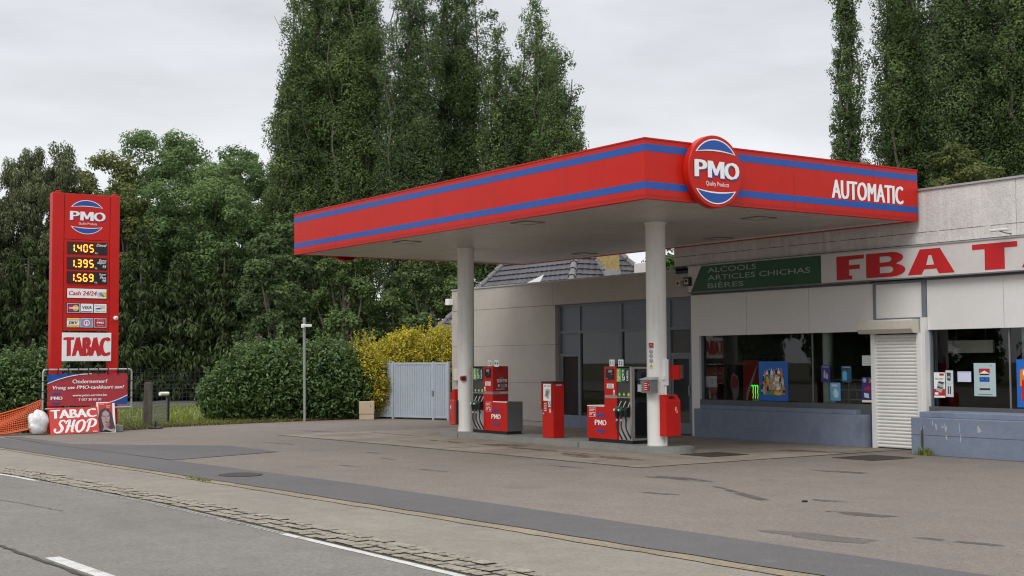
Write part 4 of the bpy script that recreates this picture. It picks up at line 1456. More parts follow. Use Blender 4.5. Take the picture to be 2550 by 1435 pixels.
b.build("picture", t)
t, b, F = poster("poster", "narrow white poster of two small black gadgets right of the NOUVEAU poster", -17.15, -16.97, 1.12, 1.66, "paper")
b.poly(F, [(-17.11, 1.46), (-17.03, 1.45), (-17.02, 1.61), (-17.12, 1.62)], .004, "dark_grey")
b.rect(F, -17.10, -17.04, 1.50, 1.55, .006, "light_grey")
b.rect(F, -17.10, -17.075, 1.18, 1.34, .004, "black_plastic")
b.rect(F, -17.05, -17.025, 1.18, 1.34, .004, "black_plastic")
b.rect(F, -17.15, -16.97, 1.385, 1.39, .004, "light_grey")
b.build("picture", t)
t, b, F = poster("notice", "plain white blank sheet in the window between two posters", -16.86, -16.54, 1.43, 1.64, "paper_lilac", cat="notice")
b.rect(F, -16.84, -16.56, 1.625, 1.63, .003, "light_grey")
b.build("print", t)
t, b, F = poster("poster", "pale grey-green poster showing red and white packs around a blue label", -16.47, -15.97, 1.15, 1.81, "poster_pale")
b.poly(F, [(-16.35, 1.60), (-16.10, 1.60), (-16.10, 1.70), (-16.35, 1.70)], .004, "letter_red")
b.poly(F, [(-16.35, 1.60), (-16.10, 1.60), (-16.22, 1.66)], .006, "sign_white")
b.rect(F, -16.33, -16.12, 1.575, 1.60, .005, "black_plastic")
b.rect(F, -16.34, -16.11, 1.44, 1.53, .004, "sign_blue")
b.text(F, "20   25", -16.225, 1.485, .035, .006, "poster_light_blue", w=.15)
b.poly(F, [(-16.34, 1.31), (-16.10, 1.31), (-16.22, 1.37)], .004, "cream")
b.rect(F, -16.34, -16.10, 1.275, 1.31, .004, "black_plastic")
b.rect(F, -16.38, -16.05, 1.18, 1.192, .004, "mid_grey")
b.line(F, [(-16.10, 1.755), (-16.04, 1.755)], .012, .004, "mid_grey")
b.build("picture", t)
t, b, F = poster("poster", "big blue poster with red crisp packets at the picture's right edge", -15.5, -14.3, .95, 1.88, "poster_blue")
b.poly(F, [(-15.43, 1.36), (-15.1, 1.42), (-15.12, 1.75), (-15.42, 1.68)], .004, "orange")
b.poly(F, [(-15.40, 1.08), (-15.0, 1.0), (-14.9, 1.45), (-15.38, 1.48)], .006, "letter_red")
b.disc(F, -15.28, 1.62, .08, .008, "sign_white", 16)
b.poly(F, blob(-14.7, 1.3, .25, .3, 0, 18, .1), .006, "card_yellow")
b.build("picture", t)
t = thing("reflection_panel", "dim yellowish oblong panel added inside the dark right window in place of a reflection", "reflection stand-in", (-16.8, 23.4, 2.0))
MB().box(-17.6, -16.5, 23.3, 23.36, 2.02, 2.28, "cream").build("board", t)  # added board standing in for a long yellowish reflection in the glass
b = MB()
for x in (-17.4, -16.7):
    b.box(x, x + .01, 23.32, 23.33, 2.28, 2.64, "mid_grey")
b.build("wire", t)  # wires added to hang the stand-in board

# ------------------------------------------------------------------ sheet metal gate
A_, B_ = Vector((-38.9, 21.36, 0)), Vector((-36.12, 22.40, 0))
ang = math.atan2(B_.y - A_.y, B_.x - A_.x)
GL = (B_ - A_).length
gate = thing("metal_gate", "pale blue-grey ribbed sheet metal gate between yellow shrub and pebbled wall", "gate", A_, rz=ang)
for x in (.62, 2.33, GL - .03):
    MB().box(x - .035, x + .035, -.04, .05, 0, 1.90, "gate_blue").build("post", gate, local=True)
for x0, x1 in ((.0, .58), (.67, 2.29), (2.37, GL - .07)):
    b = MB()
    for a in ((x0, x1, .06, .12), (x0, x1, 1.80, 1.87)):
        b.box(a[0], a[1], -.03, .02, a[2], a[3], "gate_blue")
    for xx in (x0, x1 - .05):
        b.box(xx, xx + .05, -.03, .02, .12, 1.80, "gate_blue")
    lf = b.build("leaf_frame", gate, local=True)
    b = MB()
    x = x0 + .05
    while x < x1 - .06:
        w = min(.075, x1 - .05 - x)
        b.box(x, x + w - .012, -.015, .01, .12, 1.80, "gate_blue")
        b.box(x + w - .012, x + w, -.004, .008, .12, 1.80, "gate_groove")
        x += .075
    b.build("ribbed_sheet", lf, local=True)
MB().box(2.30, 2.36, -.07, -.04, .78, .95, "mid_grey").build("lock", gate, local=True)

# ------------------------------------------------------------------ utility cabinet, lamp post, posts, fences
t = thing("utility_cabinet", "small beige concrete utility cabinet at the yellow shrub's foot", "utility cabinet", (-38.45, 20.65, 0), rz=math.radians(58))
MB().box(-.24, .24, -.14, .14, 0, .17, "cabinet_beige").build("plinth", t, local=True, bevel=.01)
MB().box(-.25, .25, -.15, .15, .175, .60, "cabinet_beige").build("body", t, local=True, bevel=.025)
b = MB().box(.12, .14, -.156, -.15, .42, .47, "dark_grey")
b.build("lock", t, local=True)
t = thing("camera_pole", "slim grey metal pole with a small white camera near its top", "pole", (-38.55, 18.45, 0))
MB().tube([(-38.55, 18.45, 0), (-38.5, 18.4, 3.2)], .045, "galvanised", 12).build("pole", t, smooth=40)
MB().tube([(-38.5, 18.4, 3.2), (-38.5, 18.4, 3.30), (-38.5, 18.4, 3.33)], [.05, .05, .015], "galvanised", 12).build("cap", t, smooth=40)
b = MB().box(-38.52, -38.40, 18.30, 18.62, 3.03, 3.12, "white_paint")
b.box(-38.42, -38.36, 18.25, 18.35, 3.0, 3.1, "white_paint")
b.build("camera", t, bevel=.01)
b = MB()
post = [(-.11, -.08), (.11, -.08), (.11, .08), (-.11, .08)]
F = Frame((-38.75, 13.40, 0), (math.cos(1.0), math.sin(1.0), 0), (-math.sin(1.0), math.cos(1.0), 0))
b.prism(F, post, -.05, 1.31, "wood_old")
tag(b.build("wooden_post", bevel=.02, origin=(-38.75, 13.4, 0)), "weathered square wooden post standing by the wire fence", "post")
t = thing("marker_post", "thin black post topped by a white roll, right of the wooden post", "post", (-40.9, 14.8, 0))
MB().tube([(-40.9, 14.8, 0), (-40.9, 14.8, .93)], .035, "black_plastic", 10).build("post", t)
MB().tube([(-40.75, 14.46, .92), (-40.88, 14.78, .92)], .058, "white_paint", 16).build("roll", t, smooth=40)
t = thing("stand_base", "low round black stand base with a short stub on the asphalt edge", "stand base", (-37.25, 13.1, 0))
MB().tube([(-37.25, 13.1, 0), (-37.25, 13.1, .04), (-37.25, 13.1, .06)], [.21, .21, .12], "black_plastic", 28).build("base", t, smooth=40)
MB().tube([(-37.25, 13.1, .06), (-37.25, 13.1, .22)], [.035, .02], "black_plastic", 10).build("stub", t, smooth=40)


def wire_fence(name, label, P, h, hz, vs_, r=.004, m="dark_grey", post_h=None):
    t = thing(name, label, "fence", (*P[0], 0))
    b = MB()
    for a, c_ in zip(P[:-1], P[1:]):
        a, c_ = Vector((*a, 0)), Vector((*c_, 0))
        d = (c_ - a)
        ln = d.length
        d.normalize()
        sd = Vector((-d.y, d.x, 0)) * r
        z = .05
        while z <= h:
            for off, up in ((sd, Vector((0, 0, r))),):
                q = [a - off, c_ - off, c_ + off, a + off]
                b.add([p + Vector((0, 0, z - r)) for p in q] + [p + Vector((0, 0, z + r)) for p in q], [(0, 3, 2, 1), (4, 5, 6, 7), (0, 1, 5, 4), (2, 3, 7, 6)], m)
            z += hz
        x = 0
        while x <= ln:
            p = a + d * x
            e, g = d * r, sd
            q = [p - e - g, p + e - g, p + e + g, p - e + g]
            b.add([k + Vector((0, 0, .03)) for k in q] + [k + Vector((0, 0, h)) for k in q], [(0, 1, 5, 4), (1, 2, 6, 5), (2, 3, 7, 6), (3, 0, 4, 7)], m)
            x += vs_
    b.build("mesh_panel", t)
    for p in P:
        MB().tube([(*p, 0), (*p, post_h or h + .05)], .025, m, 8).build("post", t)
    return t


wire_fence("wire_fence", "low green-grey wire mesh fence from pylon to wooden post", [(-37.9, 10.8), (-38.5, 12.2), (-38.85, 13.3), (-40.9, 14.75)], .72, .10, .055, .0035, "mid_grey")
wire_fence("mesh_fence", "dark tall wire fence beyond the side road below the conifers", [(-66.5, 12), (-64, 19), (-61.0, 25), (-57.6, 31)], 1.6, .2, .2, .012, "black_plastic")

# ------------------------------------------------------------------ price pylon
PX = -36.6
F = FX(PX)
py = thing("price_pylon", "tall red price pylon with glowing orange prices and a white TABAC board", "price sign", (PX, 10.85, 0))
for y0, y1 in ((9.92, 10.235), (11.515, 11.78)):
    b = MB().box(PX - .26, PX + .015, y0, y1, 0, 6.60, "red_paint")
    b.box(PX - .1, PX - .02, (y0 + y1) / 2 - .06, (y0 + y1) / 2 + .06, 6.60, 6.66, "red_paint")
    b.build("post", py, bevel=.012)
for z0, z1 in ((5.325, 6.60), (4.055, 5.315), (2.80, 4.045)):
    MB().box(PX - .2, PX, 10.245, 11.505, z0, z1, "red_paint").build("front_panel", py, bevel=.006)
b = MB()
emblem(b, F, 10.86, 5.96, 0.53, .004, shade="sign_blue", sx=1.12)
b.build("emblem", py)
SEG = {'0': 'abcdef', '1': 'bc', '3': 'abcdg', '4': 'bcfg', '5': 'acdfg', '6': 'acdefg', '9': 'abcdfg', '8': 'abcdefg'}


def seg7(b, F, u, v, w, h, ch, d):
    t = .036
    m = .004
    hs = {'a': (0, h / 2), 'g': (0, 0), 'd': (0, -h / 2)}
    vs = {'b': (w / 2, h / 4), 'c': (w / 2, -h / 4), 'f': (-w / 2, h / 4), 'e': (-w / 2, -h / 4)}
    for s in SEG[ch]:
        for grow, mt, dd in ((1.0, "led_orange", d), (.5, "led_core", d + .002)):
            tt = t * grow
            if s in hs:
                x, y = hs[s]
                L_ = w / 2 - m
                b.poly(F, [(u + x - L_, v + y), (u + x - L_ + tt / 2, v + y - tt / 2), (u + x + L_ - tt / 2, v + y - tt / 2), (u + x + L_, v + y), (u + x + L_ - tt / 2, v + y + tt / 2), (u + x - L_ + tt / 2, v + y + tt / 2)], dd, mt)
            else:
                x, y = vs[s]
                L_ = h / 4 - m
                b.poly(F, [(u + x, v + y - L_), (u + x + tt / 2, v + y - L_ + tt / 2), (u + x + tt / 2, v + y + L_ - tt / 2), (u + x, v + y + L_), (u + x - tt / 2, v + y + L_ - tt / 2), (u + x - tt / 2, v + y - L_ + tt / 2)], dd, mt)


for zc, pr, cap in ((5.09, "1405", ["Diesel"]), (4.665, "1395", ["Euro", "super", "95"]), (4.27, "1569", ["Super", "Plus", "98"])):
    b = MB().fbox(F, 10.33, 11.44, zc - .17, zc + .17, 0, .012, "screen_black")
    b.rect(F, 10.35, 11.10, zc - .15, zc + .15, .014, "led_back")
    disp = b.build("price_display", py)
    b = MB()
    for i, ch in enumerate(pr):
        seg7(b, F, 10.42 + .05 + i * .165 + (.03 if i else 0), zc, .095, .19, ch, .016)
    b.disc(F, 10.575, zc - .095, .018, .018, "led_core", 10)
    b.build("digits", disp)
    b = MB()
    for i, s in enumerate(cap):
        b.text(F, s, 11.41, zc + .10 - i * .085, .075 if s[0].isupper() or s[0].isdigit() else .075, .016, "sign_white", align='R', shear=.25, bold=.012)
    b.text(F, "€/L", 11.13, zc - .125, .045, .016, "sign_white", bold=.02)
    b.build("caption", disp)
b = MB().fbox(F, 10.33, 11.44, 3.69, 3.98, 0, .012, "screen_black")
b.rect(F, 10.345, 11.425, 3.705, 3.965, .014, "sign_white")
cs = b.build("cash_sign", py)
b = MB().text(F, "Cash 24/24", 10.39, 3.84, .12, .017, "letter_red", w=.76, align='L', shear=.2, bold=.025)
for i, (x, m) in enumerate(((11.22, "poster_pale"), (11.28, "card_violet"), (11.34, "bottle_green"), (11.37, "yellow"))):
    b.poly(F, blob(x, 3.80 + .03 * (i % 2), .06, .055, .4 * i, 14, .15), .018 + .0015 * i, m)
b.build("lettering", cs)


def card(row_z, i, kind, holder):
    u0 = 10.345 + i * .37
    u1 = u0 + .345
    z0, z1 = row_z - .125, row_z + .125
    b = MB()
    bgc = {"mc": "card_navy", "visa": "sign_white", "mister": "sign_white", "dkv": "sign_white", "one": "card_violet", "pmo": "letter_red"}[kind]
    b.rect(F, u0, u1, z0, z1, .014, "sign_white")
    b.rect(F, u0 + .012, u1 - .012, z0 + .012, z1 - .012, .016, bgc)
    uc = (u0 + u1) / 2
    if kind == "mc":
        b.disc(F, uc - .06, row_z, .085, .018, "letter_red", 20)
        b.disc(F, uc + .06, row_z, .085, .0195, "card_yellow", 20)
        b.rect(F, uc - .12, uc + .12, row_z - .015, row_z + .015, .021, "sign_white")
    elif kind == "visa":
        b.text(F, "VISA", uc, row_z + .02, .09, .018, "card_navy", w=.25, shear=.2, bold=.03)
        b.rect(F, u0 + .02, u1 - .02, z0 + .015, z0 + .04, .018, "card_navy")
    elif kind == "mister":
        b.text(F, "Bancontact", uc, row_z + .075, .04, .018, "card_navy", w=.27)
        b.poly(F, [(u0 + .04, row_z - .03), (u0 + .17, row_z - .03), (u0 + .22, row_z + .03), (u0 + .04, row_z + .0)], .018, "sign_blue")
        b.poly(F, [(u0 + .15, row_z - .03), (u1 - .04, row_z + .0), (u1 - .04, row_z + .04), (u0 + .22, row_z + .03)], .019, "card_yellow")
        b.text(F, "Mister Cash", uc, row_z - .08, .04, .018, "card_navy", w=.27)
    elif kind == "dkv":
        b.rect(F, u0 + .012, u1 - .012, row_z + .06, z1 - .012, .018, "card_yellow")
        b.rect(F, u0 + .012, u1 - .012, z0 + .012, row_z - .06, .018, "card_yellow")
        b.text(F, "DKV", uc, row_z, .075, .02, "black_plastic", w=.24, shear=.2, bold=.04)
    elif kind == "one":
        b.disc(F, uc, row_z, .085, .018, "sign_white", 20)
        b.disc(F, uc, row_z, .055, .020, "letter_red", 18)
        b.rect(F, uc - .018, uc + .018, row_z - .085, row_z + .03, .022, "sign_white")
    else:
        emblem(b, F, uc, row_z, .12, .018, sub=False)
    b.build("payment_card", holder)


for z, kinds in ((3.425, ("mc", "visa", "mister")), (3.02, ("dkv", "one", "pmo"))):
    h = MB().fbox(F, 10.33, 11.44, z - .14, z + .14, 0, .012, "screen_black").build("card_strip", py)
    for i, k in enumerate(kinds):
        card(z, i, k, h)
b = MB().fbox(F, 10.215, 11.565, 1.96, 2.745, .018, .05, "sign_white")
tb = b.build("tabac_board", py, bevel=.004)
b = MB()
b.text(F, "TABAC", 10.895, 2.36, .52, .053, "letter_red", w=1.22, bold=.042)
b.build("lettering", tb)
b = MB()
b.tube([F(11.69, 3.16, .01), F(11.69, 3.16, .06), F(11.69, 3.16, .10)], [.065, .062, .03], "sign_white", 16)
b.tube([F(11.69, 3.16, .10), F(11.69, 3.16, .104)], .03, "light_grey", 12)
b.build("camera", py, smooth=40)
tag(MB().box(-36.65, -36.12, 11.42, 11.80, 0, .19, "kerb_concrete").build("concrete_block", bevel=.02, origin=(-36.4, 11.6, 0)), "small pale concrete block on the ground at the pylon's right leg", "block")

# ------------------------------------------------------------------ banner in a pipe frame, boards, bag, net
bx = -36.1
F = FX(bx)
t = thing("advertising_banner", "red and blue fabric banner laced into a galvanised pipe frame below the pylon", "banner", (bx, 10.8, 0))
b = MB()
for y in (9.60, 12.0):
    b.tube([(bx, y, 0 if y < 10 else .66), (bx, y, 1.66), (bx, y + (.02 if y < 10 else -.02), 1.71), (bx, y + (.06 if y < 10 else -.06), 1.73)], .028, "galvanised", 10)
b.tube([(bx, 9.66, 1.73), (bx, 11.94, 1.73)], .028, "galvanised", 10)
b.tube([(bx, 9.66, .68), (bx, 12.0, .68)], .024, "galvanised", 10)
b.build("pipe_frame", t, smooth=40)
b = MB()
for y in np.linspace(9.72, 11.88, 9):
    b.box(bx - .035, bx + .035, y - .012, y + .012, 1.60, 1.765, "black_plastic")
for z in (.95, 1.15, 1.42):
    b.box(bx - .03, bx + .03, 9.57, 9.72, z - .01, z + .01, "black_plastic")
    b.box(bx - .03, bx + .03, 11.88, 12.03, z - .01, z + .01, "black_plastic")
b.build("tie", t)
b = MB()
nu, nv = 24, 10
vs, fs = [], []
for j in range(nv + 1):
    for i in range(nu + 1):
        u, v = i / nu, j / nv
        vs.append(F(9.71 + 2.18 * u, .77 + .85 * v - .02 * math.sin(u * math.pi) * (1 - v), .006 * math.sin(u * 9 + v * 3)))
for j in range(nv):
    for i in range(nu):
        a = j * (nu + 1) + i
        fs.append((a, a + 1, a + nu + 2, a + nu + 1))
b.add(vs, fs, "banner_red")
cl_ = b.build("fabric", t, smooth=60)
b = MB()
n = 14
c1 = [(9.715 + 1.18 * i / n, 1.36 + .255 * (1 - (1 - i / n) ** 2)) for i in range(n + 1)]
b.poly(F, c1[::-1] + [(9.715, 1.615)] if False else [(9.715, 1.36)] + c1[1:] + [(9.715, 1.615)], .012, "sign_blue")
b.line(F, c1, .022, .016, "sign_white")
c2 = [(11.885 - .75 * i / n, 1.02 - .235 * (1 - (1 - i / n) ** 1.6)) for i in range(n + 1)]
b.poly(F, c2 + [(11.885, .785)], .012, "sign_blue")
b.line(F, c2, .022, .016, "sign_white")
emblem(b, F, 9.95, .955, .19, .012, sub=False, sx=1.0, white=False)
b.build("emblem", cl_)
b = MB()
b.text(F, "Ondernemer?", 10.85, 1.41, .105, .014, "sign_white", w=.94, bold=.025)
b.text(F, "Vraag uw PMO-tankkaart aan!", 10.82, 1.235, .125, .014, "sign_white", w=1.93, bold=.025, shear=.2)
b.text(F, "www.pmo-service.be", 10.85, 1.025, .085, .014, "sign_white", w=.93, bold=.025)
b.text(F, "T 057 30 03 30", 10.85, .915, .065, .014, "sign_white", w=.62, bold=.025)
b.build("lettering", cl_)

# leaning boards
lean = math.radians(9)
up = Vector((-math.sin(lean), 0, math.cos(lean)))
tilt = Vector((0, math.cos(.02), math.sin(.02)))
up_b = Vector((-math.sin(math.radians(18)), 0, math.cos(math.radians(18))))
t = thing("shop_board", "red TABAC SHOP board leaning below the banner", "sign board", (-35.98, 10.38, 0))
F = Frame((-35.85, 9.75, .005), tilt, up_b)
b = MB().fbox(F, 0, 1.30, 0, .72, -.02, 0, "board_red")
pb = b.build("panel", t)
b = MB()
b.text(F, "TABAC", .65, .555, .24, .004, "sign_white", w=1.18, bold=.05)
SW = 0.34


def stroke(u0, v0, s, pts, ws, d):
    # smooth the hand-lettered stroke with a Catmull-Rom curve
    P = [np.array(p, float) for p in pts]
    P = [2 * P[0] - P[1]] + P + [2 * P[-1] - P[-2]]
    W_ = [ws[0]] + list(ws) + [ws[-1]]
    q, w = [], []
    for i in range(1, len(P) - 2):
        for k in range(8):
            tt = k / 8
            q.append(.5 * ((2 * P[i]) + (P[i + 1] - P[i - 1]) * tt + (2 * P[i - 1] - 5 * P[i] + 4 * P[i + 1] - P[i + 2]) * tt ** 2 + (-P[i - 1] + 3 * P[i] - 3 * P[i + 1] + P[i + 2]) * tt ** 3))
            w.append(W_[i] + (W_[i + 1] - W_[i]) * tt)
    q.append(P[-2])
    w.append(W_[-2])
    b.line(F, [(u0 + x * s + y * s * .22, v0 + y * s) for x, y in q], [x * s * 1.3 for x in w], d, "sign_white")


s_ = .315
stroke(.10, .05, s_, [(.78, .84), (.70, 1.0), (.45, 1.0), (.34, .78), (.50, .55), (.62, .32), (.48, .04), (.15, .0), (.0, .18), (.08, .32)], [.07, .1, .1, .14, .2, .2, .14, .1, .14, .14], .004)
stroke(.37, .05, s_, [(.0, .70), (.06, .92), (.28, 1.0), (.30, .9), (.22, .3), (.12, .02), (.04, .02)], [.08, .10, .14, .17, .17, .15, .06], .006)
stroke(.37, .05, s_, [(.78, 1.02), (.66, .9), (.60, .3), (.62, .04), (.78, .03)], [.08, .16, .17, .14, .05], .005)
stroke(.37, .05, s_, [(.08, .48), (.30, .56), (.55, .48), (.78, .56)], [.06, .09, .09, .05], .007)
stroke(.655, .05, s_, [(.42, 1.0), (.12, .8), (.03, .4), (.18, .03), (.45, .04), (.66, .38), (.66, .78), (.46, .98), (.36, .9)], [.1, .16, .2, .14, .13, .18, .17, .12, .05], .004)
stroke(.93, .05, s_, [(.32, .98), (.24, .7), (.20, .3), (.12, .02), (.0, .03)], [.12, .17, .17, .14, .05], .006)
stroke(.93, .05, s_, [(-.02, .72), (.08, .95), (.4, 1.05), (.72, .9), (.74, .6), (.52, .38), (.30, .42)], [.06, .09, .1, .16, .17, .1, .06], .005)
b.text(F, "FBA.", 1.20, .03, .03, .004, "sign_white", w=.13, bold=.04)
b.build("lettering", pb)

t = thing("portrait_board", "white-edged board with a portrait of a dark-haired woman, leaning at the pylon's right leg", "poster board", (-35.98, 11.3, 0))
F = Frame((-35.96, 11.03, .005), (0, 1, -.02), up)
b = MB().fbox(F, 0, .50, 0, .845, -.02, 0, "sign_white")
pb = b.build("panel", t)
b = MB()
b.rect(F, .05, .43, .3, .82, .003, "board_red")
b.text(F, "NEW", .14, .79, .04, .006, "sign_white")
b.text(F, "ENJOY", .32, .735, .045, .006, "sign_white", w=.12, shear=.2)
b.text(F, "ENJOY", .32, .69, .03, .006, "sign_white", w=.09)
b.poly(F, [(0, .08), (.02, .02), (.46, .02), (.49, .14), (.45, .3), (.42, .5), (.34, .64), (.22, .68), (.10, .63), (.05, .5), (.02, .3)], .006, "hair_dark")
b.poly(F, [(.14, .05), (.18, .16), (.14, .3), (.12, .42), (.16, .56), (.24, .62), (.33, .55), (.35, .42), (.33, .32), (.28, .24), (.30, .12), (.40, .09), (.46, .12), (.46, .02), (.12, .02)], .009, "pink_skin")
b.poly(F, [(.02, .02), (.14, .05), (.22, .09), (.34, .05), (.40, .02)], .0125, "black_plastic")
b.poly(F, [(.13, .455), (.21, .44), (.22, .455), (.15, .475)], .012, "hair_dark")
b.poly(F, [(.26, .455), (.33, .475), (.34, .455), (.28, .44)], .012, "hair_dark")
b.poly(F, [(.225, .45), (.245, .45), (.265, .36), (.225, .355)], .011, "skin_shade")
b.poly(F, [(.20, .30), (.25, .315), (.30, .30), (.26, .27)], .012, "dark_red")
b.poly(F, [(.22, .22), (.30, .30), (.335, .27), (.33, .18), (.26, .12)], .0135, "skin_shade")
b.build("picture", pb)

# rubbish bag
bm = bmesh.new()
bmesh.ops.create_icosphere(bm, subdivisions=4, radius=1.0)
R2 = random.Random(3)
ph = [(R2.uniform(2, 7), R2.uniform(2, 7), R2.uniform(2, 6), R2.uniform(0, 6)) for _ in range(9)]
for v in bm.verts:
    x, y, z = v.co
    k = sum(math.sin(a * x + c_ * y + e * z + f) for a, c_, e, f in ph) / 9
    k2 = sum(math.sin(2.6 * (a * y + c_ * z - e * x) + f) for a, c_, e, f in ph) / 9
    q = (abs(x) ** 2.6 + abs(y) ** 2.6 + abs(z) ** 2.6) ** (-1 / 2.6)
    x, y, z = x * q, y * q, z * q
    s = 1.0 - .22 * max(0, z) ** 2 + .18 * k + .12 * k2
    v.co = Vector((x * .235 * s, y * .245 * s, max(.0, z * .33 + .32 + .04 * k + .03 * k2)))
for f in bm.faces:
    f.smooth = True
me = bpy.data.meshes.new("rubbish_bag")
bm.to_mesh(me)
me.materials.append(MATS["bag_white"])
o = bpy.data.objects.new("rubbish_bag", me)
C.objects.link(o)
o.location = (-36.15, 9.50, 0)
tag(o, "crumpled full white plastic rubbish bag on the ground left of the red board", "rubbish bag")

# orange safety net thrown over a low heap
b = MB()
NU, NV = 44, 13


def netp(i, j):
    u, v = i / NU, j / NV
    y = 7.5 + 2.35 * u
    top = .20 + .74 * u ** 1.25
    low = .02 + .22 * u ** 2
    sag = .5 + .5 * math.sin(5.5 * v + 3.2 * u)
    x = -36.8 + .75 * v - .35 * u * (1 - v) + .07 * math.sin(9 * v + 4 * u)
    z = low + (top - low) * (1 - v) ** 1.1 + .05 * math.sin(8.0 * v + 5 * u) * (1 - v * .5)
    return (x, y - .25 * v * u, max(.012, z))


for i in range(NU + 1):
    b.tube([netp(i, j) for j in range(NV + 1)], .008, "net_orange", 4, False)
for j in range(NV + 1):
    b.tube([netp(i, j) for i in range(NU + 1)], .013 if j not in (0, NV) else .022, "net_orange", 4, False)
tag(b.build("safety_net", origin=(-36.6, 8.6, 0)), "crumpled orange plastic safety net heaped at the picture's left edge", "safety net")

# ------------------------------------------------------------------ house behind the annex
house = thing("house", "house with a dark grey hipped tile roof and yellow brick chimney behind the pump wing", "house", (-40.2, 30.1, 0))
HX, HY, BX, BY, ZE, ZR = -40.2, 30.1, 9.0, 6.8, 2.75, 7.25
b = MB().box(HX - BX / 2 + .4, HX + BX / 2 - .4, HY - BY / 2 + .4, HY + BY / 2 - .4, 0, ZE + .1, "house_brick")
b.build("wall", house)
rl = (BX - BY) / 2
E4 = [Vector((HX - BX / 2, HY - BY / 2, ZE)), Vector((HX + BX / 2, HY - BY / 2, ZE)), Vector((HX + BX / 2, HY + BY / 2, ZE)), Vector((HX - BX / 2, HY + BY / 2, ZE))]
RA, RB = Vector((HX - rl, HY, ZR)), Vector((HX + rl, HY, ZR))
b = MB()
courses = 22
for (p0, p1, q1, q0) in ((E4[0], E4[1], RB, RA), (E4[1], E4[2], RB, RB), (E4[2], E4[3], RA, RB), (E4[3], E4[0], RA, RA)):
    nrm = (p1 - p0).cross(q0 - p0).normalized()
    for k in range(courses):
        t0, t1 = k / courses, (k + 1) / courses
        a, c_ = p0.lerp(q0, t0), p1.lerp(q1, t0)
        d, e = p1.lerp(q1, t1), p0.lerp(q0, t1)
        nt_ = max(2, int((c_ - a).length / .30))
        top, bot = [], []
        for i in range(nt_ * 4 + 1):
            s = i / (nt_ * 4)
            wv = .022 * (1, .7, 0, .7)[i % 4]
            bot.append(a.lerp(c_, s) + nrm * (.05 + wv))
            top.append(e.lerp(d, s) + nrm * (.0 + wv * .8))
        n_ = len(bot)
        b.add(bot + top + [p - nrm * .06 for p in bot], [(i, i + 1, n_ + i + 1, n_ + i) for i in range(n_ - 1)] + [(2 * n_ + i, 2 * n_ + i + 1, i + 1, i) for i in range(n_ - 1)], "roof_tile")
roof = b.build("roof", house)
b = MB()
for a, c_ in ((E4[0], RA), (E4[1], RB), (E4[2], RB), (E4[3], RA), (RA, RB)):
    nseg = max(2, int((c_ - a).length / .38))
    for k in range(nseg):
        p, q = a.lerp(c_, k / nseg), a.lerp(c_, (k + .95) / nseg)
        b.tube([p + Vector((0, 0, .03)), q + Vector((0, 0, .03))], [.15, .11], "ridge_tile", 8)
b.build("ridge_tiles", roof, smooth=40)
ch = MB()
ch.box(-37.95, -37.3, 29.85, 30.5, 4.4, 6.1, "yellow_brick")
ch.box(-38.0, -37.25, 29.8, 30.55, 6.1, 6.2, "lead_grey")
co_ = ch.build("chimney", roof)
fl = MB().box(-37.98, -37.27, 29.82, 30.53, 4.3, 5.22, "lead_grey")
for k in range(4):
    fl.box(-37.98, -37.28 - .12 * k, 29.78, 29.84, 5.22 + .1 * k, 5.33 + .1 * k, "lead_grey")
fl.build("flashing", co_)
tri = MB()
tri.prism(Frame((-36.2, 26.2, 0), (.57, .82, 0)), [(-.66, 4.50), (-.66, 4.3), (-.1, 4.3), (-.1, 4.56), (.06, 4.85)], -.02, .02, "sign_white")
tag(tri.build("sail_awning", origin=(-36.2, 26.2, 4.1)), "small white triangular sail between the pump wing's roof and the tiled roof", "awning")

# ------------------------------------------------------------------ vegetation


def leaf_mat(name, dark, mid, light, rough=.5, trans=.25, spec=.35):
    m = bpy.data.materials.new(name)
    m.use_nodes = True
    t = m.node_tree
    b = t.nodes["Principled BSDF"]
    b.inputs["Roughness"].default_value = rough
    b.inputs["Specular IOR Level"].default_value = spec
    at = t.nodes.new("ShaderNodeAttribute")
    at.attribute_name = "tint"
    r = t.nodes.new("ShaderNodeValToRGB")
    e = r.color_ramp.elements
    e[0].position, e[0].color = 0.0, (*dark, 1)
    e[1].position, e[1].color = 1.0, (*light, 1)
    k = e.new(.5)
    k.color = (*mid, 1)
    t.links.new(at.outputs["Fac"], r.inputs[0])
    t.links.new(r.outputs[0], b.inputs["Base Color"])
    tr = t.nodes.new("ShaderNodeBsdfTranslucent")
    t.links.new(r.outputs[0], tr.inputs[0])
    mx = t.nodes.new("ShaderNodeMixShader")
    mx.inputs[0].default_value = trans
    o = t.nodes["Material Output"]
    t.links.new(b.outputs[0], mx.inputs[1])
    t.links.new(tr.outputs[0], mx.inputs[2])
    t.links.new(mx.outputs[0], o.inputs[0])
    MATS[name] = m


leaf_mat("leaf_poplar", (0.063, 0.095, 0.038), (0.125, 0.189, 0.068), (0.246, 0.327, 0.119), rough=.65, spec=.15, trans=.38)
leaf_mat("leaf_poplar_olive", (0.053, 0.085, 0.037), (0.109, 0.164, 0.067), (0.197, 0.267, 0.110), rough=.65, spec=.15, trans=.38)
leaf_mat("leaf_maple", (0.056, 0.095, 0.036), (0.122, 0.198, 0.074), (0.234, 0.326, 0.128), rough=.6, spec=.15, trans=.4)
leaf_mat("leaf_olive", (0.077, 0.094, 0.034), (0.156, 0.185, 0.062), (0.261, 0.285, 0.103), rough=.65, spec=.15, trans=.38)
leaf_mat("leaf_birch", (0.093, 0.112, 0.060), (0.174, 0.200, 0.106), (0.281, 0.307, 0.168), rough=.65, spec=.15, trans=.38)
leaf_mat("leaf_conifer", (0.042, 0.062, 0.027), (0.077, 0.110, 0.043), (0.129, 0.168, 0.065), rough=.7, spec=.12, trans=.3)
